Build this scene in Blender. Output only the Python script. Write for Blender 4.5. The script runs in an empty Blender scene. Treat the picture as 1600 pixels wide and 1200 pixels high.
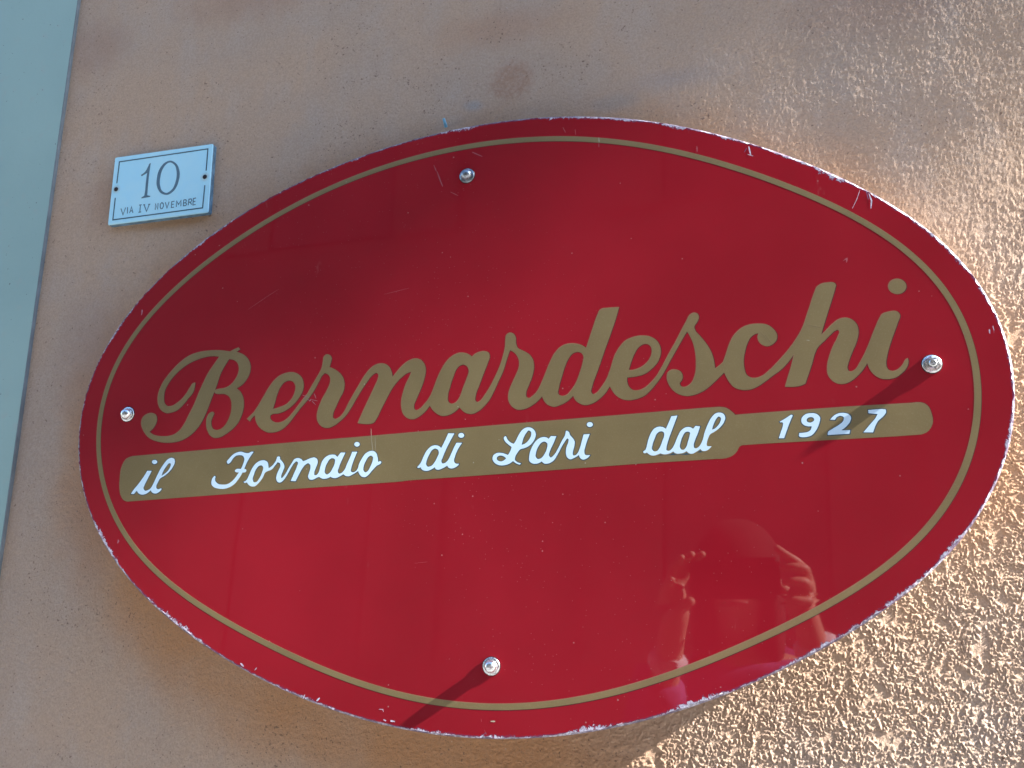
import bpy, bmesh, math, random
import numpy as np
from mathutils import Vector, Matrix
from mathutils.geometry import tessellate_polygon

sc = bpy.context.scene
C = sc.collection
R = math.radians
# colours and tuning
EXPOSURE = 2.5
PL_A = (.605, .425, .295)
PL_B = (.52, .40, .31)
PL_C = (.565, .46, .38)
PL_O = (.57, .30, .145)
RED_A = (.265, .0085, .0165)
RED_B = (.315, .0108, .0205)
GOLD_A = (.31, .235, .11)
GOLD_B = (.36, .275, .13)
MA_A = (.46, .84, .98)
MA_B = (.53, .87, .97)
WH_A = (.60, .80, .92)
WH_B = (.66, .84, .94)
PA_A = (.30, .45, .42)
PA_B = (.34, .50, .46)
BOW_R = 26.0
G_AMP = 0.00078
W_TILT = 0.05
SHADE_EAVE = (17.873, 12.806)
OPP_H = 6.5

# ---------------------------------------------------------------- camera
DIST = 0.86                      # lens to the face of the sign, metres
cam = bpy.data.cameras.new('camera')
co = bpy.data.objects.new('camera', cam); C.objects.link(co)
cam.sensor_fit = 'HORIZONTAL'; cam.sensor_width = 36.0
cam.lens = 36.0 * 1352.05 / 1600
cam.clip_start = 0.001; cam.clip_end = 200
cr = Vector((0.96845292, 0.24896137, 0.01082526))     # camera x, y, z axes in the world
cu = Vector((0.04554412, -0.21954005, 0.97453984))
cb = Vector((0.24499935, -0.94330292, -0.22395293))
co.matrix_world = Matrix(((cr.x, cu.x, cb.x, 0), (cr.y, cu.y, cb.y, -DIST), (cr.z, cu.z, cb.z, 0), (0, 0, 0, 1)))
sc.camera = co

# ---------------------------------------------------------------- sun and sky
GRAZE = R(3.2); ALONG = R(34.5)          # the sun rakes along the wall from the upper right
SUN = Vector((math.cos(GRAZE) * math.cos(ALONG), -math.sin(GRAZE), math.cos(GRAZE) * math.sin(ALONG)))
ld = bpy.data.lights.new('sun', 'SUN'); ld.energy = 5.0; ld.angle = R(0.6); ld.color = (1.0, 0.975, 0.94)
lo = bpy.data.objects.new('sun', ld); C.objects.link(lo)
lo.rotation_euler = SUN.to_track_quat('Z', 'Y').to_euler()
w = bpy.data.worlds.new('World'); sc.world = w; w.use_nodes = True
nt = w.node_tree; bg = nt.nodes['Background']
sky = nt.nodes.new('ShaderNodeTexSky'); sky.sky_type = 'NISHITA'; sky.sun_disc = False
sky.sun_elevation = math.asin(SUN.z); sky.sun_rotation = math.atan2(SUN.x, SUN.y)
sky.altitude = 0; sky.air_density = 1.2; sky.dust_density = 0.2; sky.ozone_density = 4.0
nt.links.new(sky.outputs[0], bg.inputs[0]); bg.inputs[1].default_value = 0.1
sc.view_settings.view_transform = 'Standard'; sc.view_settings.look = 'None'
sc.view_settings.exposure = EXPOSURE; sc.view_settings.gamma = 1.0
sc.view_settings.use_curve_mapping = False

# outlines of the lettering in tenths of a millimetre on the sign plane (x, z)
GOLD = [
["B",[[[-6041,2232],[-6041,2209],[-6042,2187],[-6044,2165],[-6048,2144],[-6054,2125],[-6063,2107],[-6075,2090],[-6089,2074],[-6103,2058],[-6117,2042],[-6128,2028],[-6138,2014],[-6149,2000],[-6161,1986],[-6173,1973],[-6186,1959],[-6200,1946],[-6214,1933],[-6229,1922],[-6246,1912],[-6262,1904],[-6279,1898],[-6297,1893],[-6316,1889],[-6333,1886],[-6351,1883],[-6369,1882],[-6387,1884],[-6405,1890],[-6423,1898],[-6440,1908],[-6456,1920],[-6469,1933],[-6481,1947],[-6491,1963],[-6500,1979],[-6508,1998],[-6514,2018],[-6518,2039],[-6521,2059],[-6522,2076],[-6521,2094],[-6520,2111],[-6518,2128],[-6514,2145],[-6510,2166],[-6503,2186],[-6495,2206],[-6487,2226],[-6477,2245],[-6468,2263],[-6457,2280],[-6446,2297],[-6434,2313],[-6422,2330],[-6409,2347],[-6395,2364],[-6380,2381],[-6366,2397],[-6350,2413],[-6334,2431],[-6317,2448],[-6299,2465],[-6281,2481],[-6262,2496],[-6243,2511],[-6222,2526],[-6201,2540],[-6180,2552],[-6157,2564],[-6133,2573],[-6109,2582],[-6084,2589],[-6058,2595],[-6032,2600],[-6004,2605],[-5976,2608],[-5947,2610],[-5918,2611],[-5889,2611],[-5864,2612],[-5839,2611],[-5813,2610],[-5788,2609],[-5762,2607],[-5733,2604],[-5704,2600],[-5676,2595],[-5647,2590],[-5618,2584],[-5601,2594],[-5583,2602],[-5565,2610],[-5549,2616],[-5532,2622],[-5515,2628],[-5493,2606],[-5539,2576],[-5518,2570],[-5498,2564],[-5478,2556],[-5460,2548],[-5442,2538],[-5427,2528],[-5412,2517],[-5398,2504],[-5385,2491],[-5374,2477],[-5363,2460],[-5353,2442],[-5346,2423],[-5340,2404],[-5337,2386],[-5336,2368],[-5336,2350],[-5338,2333],[-5342,2316],[-5347,2298],[-5353,2281],[-5361,2265],[-5370,2250],[-5379,2235],[-5389,2220],[-5400,2206],[-5412,2193],[-5425,2182],[-5438,2172],[-5451,2164],[-5466,2156],[-5481,2149],[-5496,2142],[-5481,2132],[-5466,2121],[-5453,2110],[-5441,2098],[-5428,2081],[-5416,2063],[-5407,2044],[-5399,2026],[-5393,2009],[-5389,1992],[-5386,1975],[-5385,1958],[-5384,1941],[-5383,1921],[-5385,1902],[-5387,1882],[-5390,1863],[-5395,1844],[-5400,1824],[-5406,1804],[-5414,1785],[-5422,1766],[-5432,1748],[-5443,1730],[-5456,1714],[-5470,1697],[-5485,1682],[-5501,1667],[-5517,1654],[-5534,1642],[-5551,1630],[-5569,1618],[-5588,1608],[-5605,1598],[-5623,1589],[-5642,1581],[-5661,1576],[-5678,1573],[-5696,1571],[-5714,1571],[-5731,1574],[-5751,1582],[-5771,1594],[-5788,1607],[-5802,1623],[-5813,1641],[-5822,1659],[-5830,1678],[-5836,1696],[-5841,1713],[-5844,1731],[-5846,1749],[-5847,1767],[-5847,1785],[-5845,1802],[-5841,1819],[-5835,1832],[-5828,1846],[-5818,1858],[-5807,1866],[-5787,1875],[-5768,1875],[-5760,1867],[-5754,1857],[-5757,1844],[-5764,1830],[-5769,1816],[-5774,1802],[-5779,1789],[-5782,1774],[-5783,1756],[-5781,1737],[-5776,1718],[-5770,1703],[-5760,1688],[-5749,1676],[-5730,1667],[-5709,1663],[-5690,1663],[-5672,1667],[-5655,1672],[-5641,1680],[-5628,1690],[-5616,1701],[-5605,1712],[-5595,1725],[-5586,1738],[-5579,1752],[-5572,1766],[-5565,1781],[-5559,1796],[-5554,1813],[-5549,1829],[-5545,1846],[-5542,1863],[-5541,1881],[-5540,1898],[-5540,1916],[-5541,1933],[-5543,1951],[-5545,1969],[-5549,1987],[-5556,2004],[-5565,2022],[-5577,2040],[-5591,2055],[-5609,2066],[-5628,2075],[-5648,2081],[-5668,2084],[-5687,2084],[-5707,2083],[-5727,2085],[-5744,2087],[-5760,2091],[-5772,2098],[-5776,2112],[-5775,2127],[-5765,2134],[-5749,2138],[-5732,2142],[-5713,2145],[-5694,2146],[-5674,2147],[-5655,2150],[-5635,2155],[-5615,2163],[-5597,2171],[-5580,2182],[-5567,2192],[-5555,2203],[-5543,2216],[-5533,2229],[-5524,2243],[-5514,2259],[-5504,2276],[-5497,2294],[-5491,2312],[-5488,2330],[-5485,2347],[-5485,2365],[-5487,2383],[-5492,2404],[-5500,2424],[-5511,2442],[-5525,2457],[-5543,2470],[-5561,2480],[-5581,2487],[-5603,2491],[-5625,2494],[-5636,2478],[-5646,2461],[-5656,2445],[-5666,2428],[-5678,2408],[-5689,2387],[-5700,2366],[-5710,2345],[-5719,2324],[-5727,2299],[-5734,2274],[-5740,2248],[-5746,2222],[-5753,2197],[-5760,2174],[-5767,2152],[-5775,2129],[-5782,2107],[-5789,2085],[-5796,2062],[-5804,2040],[-5811,2018],[-5818,1995],[-5825,1973],[-5834,1945],[-5843,1917],[-5853,1889],[-5863,1861],[-5874,1834],[-5885,1808],[-5897,1782],[-5910,1757],[-5924,1733],[-5939,1710],[-5954,1691],[-5970,1672],[-5987,1654],[-6005,1638],[-6024,1622],[-6043,1608],[-6063,1595],[-6084,1582],[-6106,1572],[-6128,1562],[-6148,1555],[-6170,1549],[-6192,1544],[-6214,1540],[-6236,1537],[-6258,1535],[-6280,1533],[-6302,1533],[-6324,1533],[-6347,1534],[-6370,1535],[-6392,1538],[-6416,1541],[-6438,1546],[-6461,1551],[-6485,1558],[-6510,1565],[-6534,1574],[-6557,1584],[-6579,1597],[-6598,1610],[-6616,1626],[-6632,1642],[-6648,1660],[-6662,1677],[-6673,1694],[-6684,1711],[-6693,1729],[-6700,1747],[-6705,1764],[-6707,1783],[-6706,1802],[-6704,1820],[-6697,1836],[-6688,1849],[-6676,1861],[-6661,1872],[-6646,1880],[-6626,1887],[-6604,1891],[-6582,1892],[-6561,1888],[-6540,1880],[-6523,1869],[-6511,1853],[-6504,1834],[-6500,1814],[-6500,1795],[-6504,1776],[-6509,1758],[-6516,1743],[-6524,1728],[-6533,1715],[-6543,1702],[-6556,1690],[-6570,1679],[-6584,1668],[-6568,1657],[-6552,1647],[-6535,1638],[-6518,1630],[-6499,1624],[-6480,1619],[-6460,1615],[-6440,1612],[-6420,1610],[-6400,1609],[-6381,1608],[-6362,1608],[-6342,1608],[-6324,1610],[-6304,1613],[-6284,1617],[-6264,1622],[-6246,1629],[-6230,1637],[-6215,1647],[-6201,1658],[-6187,1669],[-6174,1682],[-6162,1697],[-6152,1713],[-6142,1729],[-6132,1745],[-6120,1766],[-6110,1788],[-6100,1811],[-6091,1833],[-6081,1856],[-6070,1878],[-6060,1900],[-6049,1922],[-6039,1944],[-6029,1967],[-6019,1995],[-6009,2023],[-6000,2051],[-5991,2079],[-5981,2107],[-5971,2133],[-5961,2158],[-5951,2183],[-5941,2209],[-5930,2234],[-5921,2256],[-5911,2279],[-5901,2302],[-5890,2324],[-5878,2346],[-5868,2363],[-5858,2380],[-5846,2396],[-5835,2413],[-5824,2430],[-5810,2450],[-5796,2470],[-5782,2490],[-5768,2510],[-5754,2530],[-5775,2534],[-5795,2537],[-5815,2540],[-5835,2542],[-5857,2542],[-5880,2542],[-5902,2540],[-5924,2538],[-5945,2534],[-5968,2530],[-5990,2526],[-6012,2520],[-6033,2514],[-6054,2507],[-6077,2499],[-6099,2491],[-6120,2482],[-6142,2472],[-6162,2462],[-6181,2451],[-6200,2439],[-6217,2427],[-6235,2414],[-6252,2401],[-6271,2386],[-6289,2370],[-6307,2353],[-6324,2336],[-6340,2318],[-6352,2304],[-6364,2288],[-6375,2273],[-6386,2257],[-6396,2241],[-6405,2225],[-6414,2208],[-6423,2191],[-6430,2174],[-6435,2156],[-6438,2139],[-6440,2122],[-6440,2105],[-6440,2087],[-6438,2070],[-6435,2051],[-6432,2032],[-6426,2013],[-6416,1997],[-6404,1984],[-6388,1972],[-6372,1964],[-6354,1961],[-6335,1963],[-6316,1967],[-6300,1972],[-6284,1980],[-6270,1988],[-6256,1998],[-6240,2008],[-6225,2020],[-6210,2032],[-6197,2045],[-6184,2058],[-6172,2072],[-6161,2085],[-6151,2100],[-6140,2114],[-6132,2128],[-6124,2142],[-6117,2156],[-6109,2170],[-6100,2184],[-6090,2201],[-6080,2218],[-6065,2228],[-6054,2231]]]],
["e",[[[-5328,1777],[-5290,1748],[-5284,1757],[-5279,1766],[-5274,1775],[-5267,1784],[-5261,1791],[-5254,1799],[-5246,1806],[-5238,1812],[-5230,1819],[-5228,1808],[-5226,1796],[-5224,1784],[-5221,1773],[-5216,1759],[-5211,1746],[-5205,1732],[-5198,1720],[-5190,1707],[-5180,1695],[-5169,1682],[-5156,1671],[-5143,1660],[-5130,1650],[-5116,1642],[-5102,1634],[-5087,1627],[-5072,1621],[-5057,1616],[-5041,1613],[-5025,1612],[-5009,1612],[-4993,1612],[-4977,1614],[-4961,1616],[-4945,1619],[-4929,1623],[-4914,1628],[-4899,1634],[-4881,1643],[-4863,1654],[-4846,1667],[-4830,1681],[-4815,1694],[-4799,1711],[-4784,1728],[-4770,1746],[-4756,1765],[-4743,1783],[-4728,1801],[-4714,1820],[-4700,1839],[-4685,1857],[-4671,1876],[-4656,1893],[-4642,1909],[-4627,1926],[-4612,1942],[-4598,1959],[-4590,1970],[-4581,1980],[-4573,1991],[-4565,2002],[-4557,2013],[-4598,2037],[-4607,2028],[-4615,2018],[-4623,2008],[-4631,1998],[-4639,1989],[-4650,1975],[-4661,1960],[-4672,1946],[-4683,1932],[-4693,1918],[-4704,1903],[-4715,1889],[-4725,1875],[-4736,1861],[-4747,1847],[-4759,1832],[-4772,1817],[-4784,1803],[-4797,1789],[-4811,1776],[-4823,1766],[-4836,1756],[-4849,1747],[-4863,1739],[-4877,1733],[-4892,1728],[-4908,1724],[-4924,1721],[-4940,1721],[-4956,1722],[-4968,1725],[-4980,1729],[-4992,1734],[-5003,1740],[-5013,1747],[-5023,1757],[-5033,1768],[-5038,1780],[-5040,1789],[-5040,1799],[-5038,1807],[-5032,1814],[-5023,1818],[-5014,1822],[-5001,1826],[-4987,1826],[-4973,1826],[-4958,1826],[-4944,1827],[-4924,1831],[-4904,1837],[-4884,1843],[-4866,1851],[-4847,1860],[-4827,1871],[-4807,1884],[-4788,1898],[-4770,1914],[-4753,1929],[-4739,1944],[-4726,1959],[-4713,1975],[-4701,1992],[-4690,2009],[-4682,2023],[-4674,2037],[-4666,2051],[-4660,2066],[-4656,2081],[-4653,2095],[-4651,2110],[-4651,2125],[-4651,2140],[-4653,2155],[-4656,2168],[-4659,2182],[-4663,2195],[-4669,2208],[-4676,2221],[-4682,2230],[-4690,2240],[-4699,2249],[-4709,2257],[-4718,2264],[-4730,2272],[-4743,2280],[-4757,2286],[-4770,2290],[-4782,2294],[-4794,2296],[-4806,2297],[-4819,2298],[-4831,2298],[-4845,2298],[-4859,2296],[-4873,2294],[-4887,2291],[-4900,2288],[-4914,2283],[-4929,2278],[-4942,2272],[-4956,2266],[-4968,2258],[-4981,2250],[-4992,2240],[-5004,2230],[-5015,2220],[-5025,2210],[-5037,2196],[-5048,2182],[-5059,2167],[-5070,2152],[-5080,2137],[-5093,2116],[-5106,2095],[-5118,2072],[-5129,2050],[-5142,2028],[-5154,2007],[-5166,1985],[-5178,1963],[-5190,1941],[-5203,1920],[-5212,1906],[-5221,1892],[-5230,1879],[-5239,1866],[-5248,1852],[-5257,1843],[-5267,1834],[-5276,1826],[-5285,1817],[-5295,1808],[-5303,1800],[-5311,1792],[-5319,1784]],[[-5014,1880],[-5009,1894],[-5005,1907],[-5002,1921],[-4998,1934],[-4994,1948],[-4989,1968],[-4986,1989],[-4982,2009],[-4977,2029],[-4972,2049],[-4966,2066],[-4961,2083],[-4954,2100],[-4947,2116],[-4938,2131],[-4931,2143],[-4922,2155],[-4914,2166],[-4904,2176],[-4892,2185],[-4882,2190],[-4870,2196],[-4858,2200],[-4846,2203],[-4834,2203],[-4820,2201],[-4807,2197],[-4794,2191],[-4782,2184],[-4774,2176],[-4766,2166],[-4760,2154],[-4754,2143],[-4750,2132],[-4748,2119],[-4748,2106],[-4749,2093],[-4751,2080],[-4754,2067],[-4757,2052],[-4762,2037],[-4768,2022],[-4775,2008],[-4783,1995],[-4793,1981],[-4804,1967],[-4816,1955],[-4829,1943],[-4843,1933],[-4855,1926],[-4868,1919],[-4882,1914],[-4896,1908],[-4910,1904],[-4922,1900],[-4934,1896],[-4945,1893],[-4957,1890],[-4969,1887],[-4980,1885],[-4991,1883],[-5002,1882]]]],
["r",[[[-4598,2037],[-4587,2058],[-4576,2079],[-4564,2099],[-4553,2120],[-4542,2140],[-4529,2162],[-4517,2183],[-4504,2205],[-4492,2226],[-4480,2248],[-4471,2264],[-4463,2280],[-4454,2296],[-4447,2312],[-4441,2329],[-4438,2344],[-4436,2358],[-4434,2373],[-4433,2388],[-4431,2403],[-4430,2416],[-4429,2429],[-4428,2441],[-4426,2453],[-4420,2463],[-4412,2471],[-4403,2479],[-4392,2483],[-4379,2483],[-4365,2479],[-4352,2473],[-4342,2464],[-4333,2452],[-4328,2439],[-4326,2429],[-4328,2419],[-4330,2408],[-4333,2398],[-4335,2385],[-4338,2372],[-4341,2359],[-4345,2346],[-4348,2334],[-4336,2329],[-4323,2324],[-4310,2319],[-4298,2313],[-4283,2305],[-4268,2297],[-4254,2288],[-4240,2278],[-4227,2268],[-4215,2257],[-4204,2245],[-4193,2232],[-4183,2219],[-4175,2206],[-4168,2192],[-4163,2177],[-4159,2162],[-4155,2146],[-4153,2132],[-4152,2115],[-4153,2098],[-4154,2082],[-4157,2066],[-4161,2050],[-4167,2033],[-4174,2017],[-4183,2002],[-4192,1986],[-4200,1970],[-4208,1951],[-4217,1931],[-4226,1912],[-4234,1892],[-4242,1872],[-4249,1857],[-4256,1841],[-4263,1825],[-4268,1809],[-4271,1792],[-4272,1780],[-4272,1767],[-4268,1756],[-4262,1749],[-4252,1743],[-4243,1739],[-4232,1738],[-4219,1742],[-4207,1748],[-4196,1754],[-4186,1760],[-4176,1769],[-4167,1778],[-4159,1787],[-4151,1797],[-4136,1818],[-4124,1840],[-4113,1864],[-4102,1888],[-4091,1911],[-4078,1935],[-4065,1959],[-4052,1983],[-4039,2007],[-4026,2030],[-4017,2045],[-4008,2060],[-4000,2075],[-3991,2090],[-3982,2105],[-3924,2084],[-3937,2064],[-3950,2043],[-3964,2022],[-3976,2000],[-3989,1979],[-4003,1955],[-4017,1930],[-4030,1905],[-4044,1880],[-4059,1856],[-4069,1840],[-4079,1824],[-4089,1808],[-4100,1792],[-4112,1777],[-4123,1764],[-4135,1752],[-4148,1740],[-4161,1728],[-4175,1717],[-4189,1706],[-4203,1695],[-4217,1684],[-4232,1674],[-4248,1666],[-4263,1659],[-4277,1653],[-4292,1647],[-4308,1643],[-4324,1642],[-4337,1642],[-4352,1644],[-4366,1647],[-4380,1652],[-4392,1657],[-4404,1665],[-4416,1675],[-4427,1685],[-4436,1697],[-4444,1709],[-4451,1722],[-4456,1737],[-4460,1752],[-4462,1767],[-4463,1782],[-4464,1796],[-4462,1810],[-4460,1825],[-4457,1839],[-4454,1854],[-4448,1876],[-4442,1897],[-4434,1919],[-4426,1940],[-4417,1961],[-4407,1983],[-4395,2004],[-4383,2025],[-4371,2046],[-4361,2068],[-4352,2086],[-4344,2103],[-4337,2121],[-4331,2139],[-4327,2158],[-4326,2169],[-4326,2180],[-4326,2192],[-4328,2203],[-4331,2213],[-4337,2224],[-4344,2234],[-4353,2244],[-4363,2252],[-4374,2259],[-4386,2265],[-4398,2267],[-4408,2263],[-4417,2254],[-4426,2245],[-4436,2233],[-4444,2219],[-4451,2204],[-4458,2188],[-4465,2174],[-4476,2154],[-4486,2134],[-4496,2114],[-4506,2094],[-4517,2075],[-4525,2062],[-4533,2050],[-4541,2037],[-4549,2025],[-4557,2013]]]],
["n",[[[-3982,2105],[-3971,2125],[-3960,2145],[-3949,2164],[-3937,2184],[-3925,2202],[-3915,2217],[-3905,2232],[-3894,2246],[-3883,2260],[-3872,2273],[-3862,2283],[-3851,2293],[-3840,2303],[-3829,2312],[-3817,2320],[-3805,2326],[-3792,2332],[-3779,2337],[-3765,2341],[-3751,2343],[-3738,2344],[-3725,2344],[-3711,2343],[-3698,2341],[-3685,2338],[-3673,2333],[-3662,2326],[-3650,2319],[-3640,2310],[-3631,2301],[-3623,2291],[-3616,2280],[-3610,2269],[-3605,2257],[-3600,2245],[-3596,2233],[-3593,2220],[-3590,2207],[-3588,2194],[-3585,2181],[-3576,2193],[-3567,2204],[-3558,2215],[-3548,2227],[-3539,2238],[-3527,2252],[-3515,2266],[-3503,2280],[-3490,2294],[-3476,2307],[-3465,2317],[-3452,2327],[-3440,2336],[-3427,2345],[-3413,2353],[-3399,2360],[-3385,2366],[-3370,2372],[-3355,2376],[-3340,2378],[-3326,2378],[-3313,2377],[-3299,2375],[-3286,2371],[-3274,2366],[-3263,2360],[-3252,2351],[-3243,2342],[-3234,2331],[-3226,2321],[-3220,2309],[-3214,2296],[-3210,2283],[-3206,2270],[-3204,2257],[-3202,2239],[-3203,2221],[-3205,2203],[-3208,2185],[-3212,2168],[-3216,2144],[-3222,2121],[-3229,2098],[-3236,2076],[-3244,2053],[-3254,2029],[-3264,2004],[-3275,1980],[-3285,1956],[-3295,1932],[-3302,1914],[-3310,1897],[-3317,1880],[-3322,1863],[-3324,1845],[-3323,1834],[-3322,1823],[-3318,1814],[-3311,1808],[-3303,1804],[-3294,1801],[-3284,1801],[-3274,1805],[-3263,1810],[-3254,1816],[-3244,1822],[-3235,1830],[-3226,1839],[-3218,1848],[-3210,1858],[-3201,1868],[-3192,1878],[-3183,1888],[-3174,1898],[-3166,1909],[-3141,1850],[-3150,1837],[-3159,1824],[-3168,1811],[-3178,1798],[-3189,1787],[-3200,1776],[-3212,1765],[-3225,1755],[-3238,1745],[-3251,1736],[-3264,1728],[-3278,1720],[-3293,1713],[-3308,1707],[-3323,1704],[-3336,1704],[-3349,1705],[-3362,1707],[-3375,1710],[-3387,1715],[-3399,1722],[-3411,1730],[-3422,1740],[-3431,1750],[-3440,1761],[-3448,1774],[-3454,1788],[-3459,1803],[-3463,1818],[-3466,1833],[-3469,1848],[-3471,1864],[-3472,1881],[-3472,1897],[-3471,1912],[-3470,1930],[-3467,1948],[-3463,1966],[-3459,1983],[-3454,2001],[-3449,2022],[-3443,2044],[-3437,2065],[-3430,2086],[-3422,2106],[-3414,2122],[-3406,2138],[-3398,2153],[-3390,2169],[-3383,2185],[-3380,2194],[-3376,2204],[-3373,2214],[-3370,2224],[-3366,2234],[-3377,2231],[-3387,2228],[-3397,2225],[-3407,2222],[-3417,2218],[-3429,2212],[-3440,2205],[-3450,2197],[-3461,2189],[-3471,2180],[-3485,2169],[-3498,2158],[-3510,2146],[-3522,2133],[-3534,2120],[-3548,2104],[-3560,2087],[-3573,2070],[-3584,2052],[-3596,2034],[-3609,2012],[-3621,1989],[-3633,1966],[-3644,1943],[-3656,1920],[-3666,1899],[-3677,1878],[-3687,1857],[-3697,1836],[-3707,1816],[-3716,1796],[-3724,1776],[-3733,1757],[-3743,1738],[-3754,1720],[-3759,1711],[-3765,1703],[-3770,1694],[-3777,1687],[-3785,1681],[-3793,1677],[-3802,1674],[-3812,1672],[-3822,1671],[-3836,1669],[-3851,1669],[-3866,1669],[-3882,1670],[-3897,1672],[-3911,1673],[-3926,1675],[-3940,1678],[-3954,1680],[-3968,1683],[-3958,1709],[-3947,1736],[-3936,1762],[-3925,1788],[-3914,1815],[-3901,1845],[-3887,1874],[-3874,1904],[-3860,1934],[-3846,1964],[-3834,1990],[-3822,2017],[-3810,2043],[-3798,2070],[-3787,2096],[-3780,2110],[-3773,2124],[-3767,2138],[-3761,2152],[-3757,2167],[-3754,2180],[-3751,2192],[-3750,2205],[-3753,2217],[-3759,2226],[-3766,2235],[-3775,2240],[-3785,2240],[-3797,2235],[-3807,2228],[-3817,2222],[-3825,2215],[-3833,2207],[-3841,2198],[-3848,2190],[-3858,2178],[-3867,2166],[-3876,2153],[-3884,2141],[-3893,2128],[-3899,2120],[-3905,2111],[-3911,2102],[-3917,2093],[-3924,2084]]]],
["a",[[[-3166,1909],[-3159,1920],[-3152,1932],[-3144,1944],[-3138,1956],[-3132,1969],[-3124,1986],[-3117,2003],[-3111,2020],[-3104,2038],[-3098,2056],[-3090,2078],[-3082,2101],[-3074,2124],[-3065,2146],[-3056,2169],[-3048,2187],[-3040,2204],[-3031,2222],[-3022,2239],[-3013,2256],[-3004,2272],[-2994,2288],[-2984,2304],[-2973,2319],[-2961,2333],[-2948,2347],[-2935,2360],[-2920,2372],[-2905,2383],[-2890,2392],[-2876,2398],[-2862,2404],[-2847,2409],[-2833,2413],[-2818,2415],[-2805,2415],[-2792,2414],[-2779,2413],[-2767,2410],[-2754,2407],[-2742,2403],[-2731,2398],[-2719,2393],[-2709,2386],[-2698,2379],[-2689,2371],[-2679,2362],[-2671,2370],[-2663,2378],[-2655,2385],[-2646,2392],[-2636,2397],[-2626,2402],[-2615,2407],[-2604,2410],[-2592,2413],[-2580,2415],[-2568,2417],[-2555,2418],[-2542,2417],[-2530,2414],[-2520,2412],[-2510,2408],[-2501,2403],[-2494,2396],[-2489,2388],[-2486,2378],[-2484,2367],[-2483,2356],[-2483,2343],[-2486,2330],[-2491,2317],[-2496,2304],[-2501,2291],[-2509,2268],[-2517,2246],[-2526,2223],[-2535,2201],[-2543,2179],[-2554,2151],[-2564,2124],[-2574,2096],[-2584,2069],[-2594,2041],[-2602,2019],[-2612,1997],[-2620,1975],[-2627,1953],[-2632,1930],[-2634,1917],[-2636,1905],[-2636,1893],[-2633,1882],[-2628,1874],[-2620,1866],[-2612,1861],[-2603,1861],[-2593,1866],[-2582,1873],[-2573,1879],[-2563,1888],[-2554,1899],[-2546,1910],[-2538,1922],[-2530,1934],[-2517,1952],[-2505,1970],[-2493,1989],[-2481,2008],[-2470,2027],[-2461,2043],[-2452,2060],[-2444,2077],[-2435,2094],[-2427,2112],[-2383,2075],[-2391,2056],[-2399,2037],[-2408,2018],[-2416,2000],[-2425,1981],[-2433,1964],[-2441,1947],[-2449,1930],[-2458,1913],[-2468,1897],[-2478,1881],[-2490,1865],[-2502,1850],[-2515,1835],[-2528,1821],[-2541,1809],[-2554,1796],[-2568,1784],[-2582,1773],[-2597,1764],[-2612,1756],[-2627,1749],[-2643,1742],[-2660,1738],[-2676,1737],[-2688,1737],[-2701,1740],[-2714,1743],[-2727,1747],[-2738,1752],[-2754,1761],[-2768,1772],[-2781,1785],[-2794,1799],[-2807,1814],[-2818,1803],[-2828,1793],[-2840,1783],[-2851,1774],[-2864,1765],[-2877,1757],[-2890,1750],[-2905,1743],[-2919,1738],[-2934,1733],[-2948,1730],[-2963,1728],[-2977,1727],[-2992,1727],[-3006,1729],[-3017,1732],[-3029,1737],[-3040,1743],[-3051,1749],[-3061,1756],[-3071,1763],[-3081,1770],[-3090,1779],[-3099,1788],[-3108,1797],[-3115,1806],[-3122,1817],[-3129,1828],[-3135,1839],[-3141,1850]],[[-2774,2281],[-2763,2278],[-2752,2273],[-2741,2266],[-2733,2259],[-2725,2249],[-2719,2238],[-2715,2226],[-2712,2214],[-2711,2198],[-2714,2182],[-2719,2166],[-2724,2151],[-2730,2135],[-2737,2112],[-2745,2090],[-2754,2068],[-2763,2045],[-2772,2023],[-2779,2000],[-2786,1977],[-2794,1954],[-2802,1932],[-2814,1911],[-2820,1902],[-2826,1893],[-2833,1884],[-2840,1876],[-2848,1869],[-2858,1864],[-2869,1859],[-2880,1856],[-2892,1854],[-2902,1856],[-2911,1860],[-2920,1866],[-2928,1874],[-2934,1881],[-2939,1892],[-2942,1904],[-2943,1917],[-2942,1930],[-2942,1943],[-2941,1962],[-2937,1982],[-2932,2001],[-2926,2020],[-2920,2039],[-2914,2063],[-2907,2088],[-2900,2112],[-2892,2136],[-2883,2160],[-2878,2176],[-2872,2193],[-2866,2209],[-2858,2224],[-2849,2238],[-2843,2246],[-2837,2254],[-2830,2261],[-2822,2267],[-2814,2272],[-2804,2276],[-2794,2279],[-2784,2281]]]],
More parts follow.
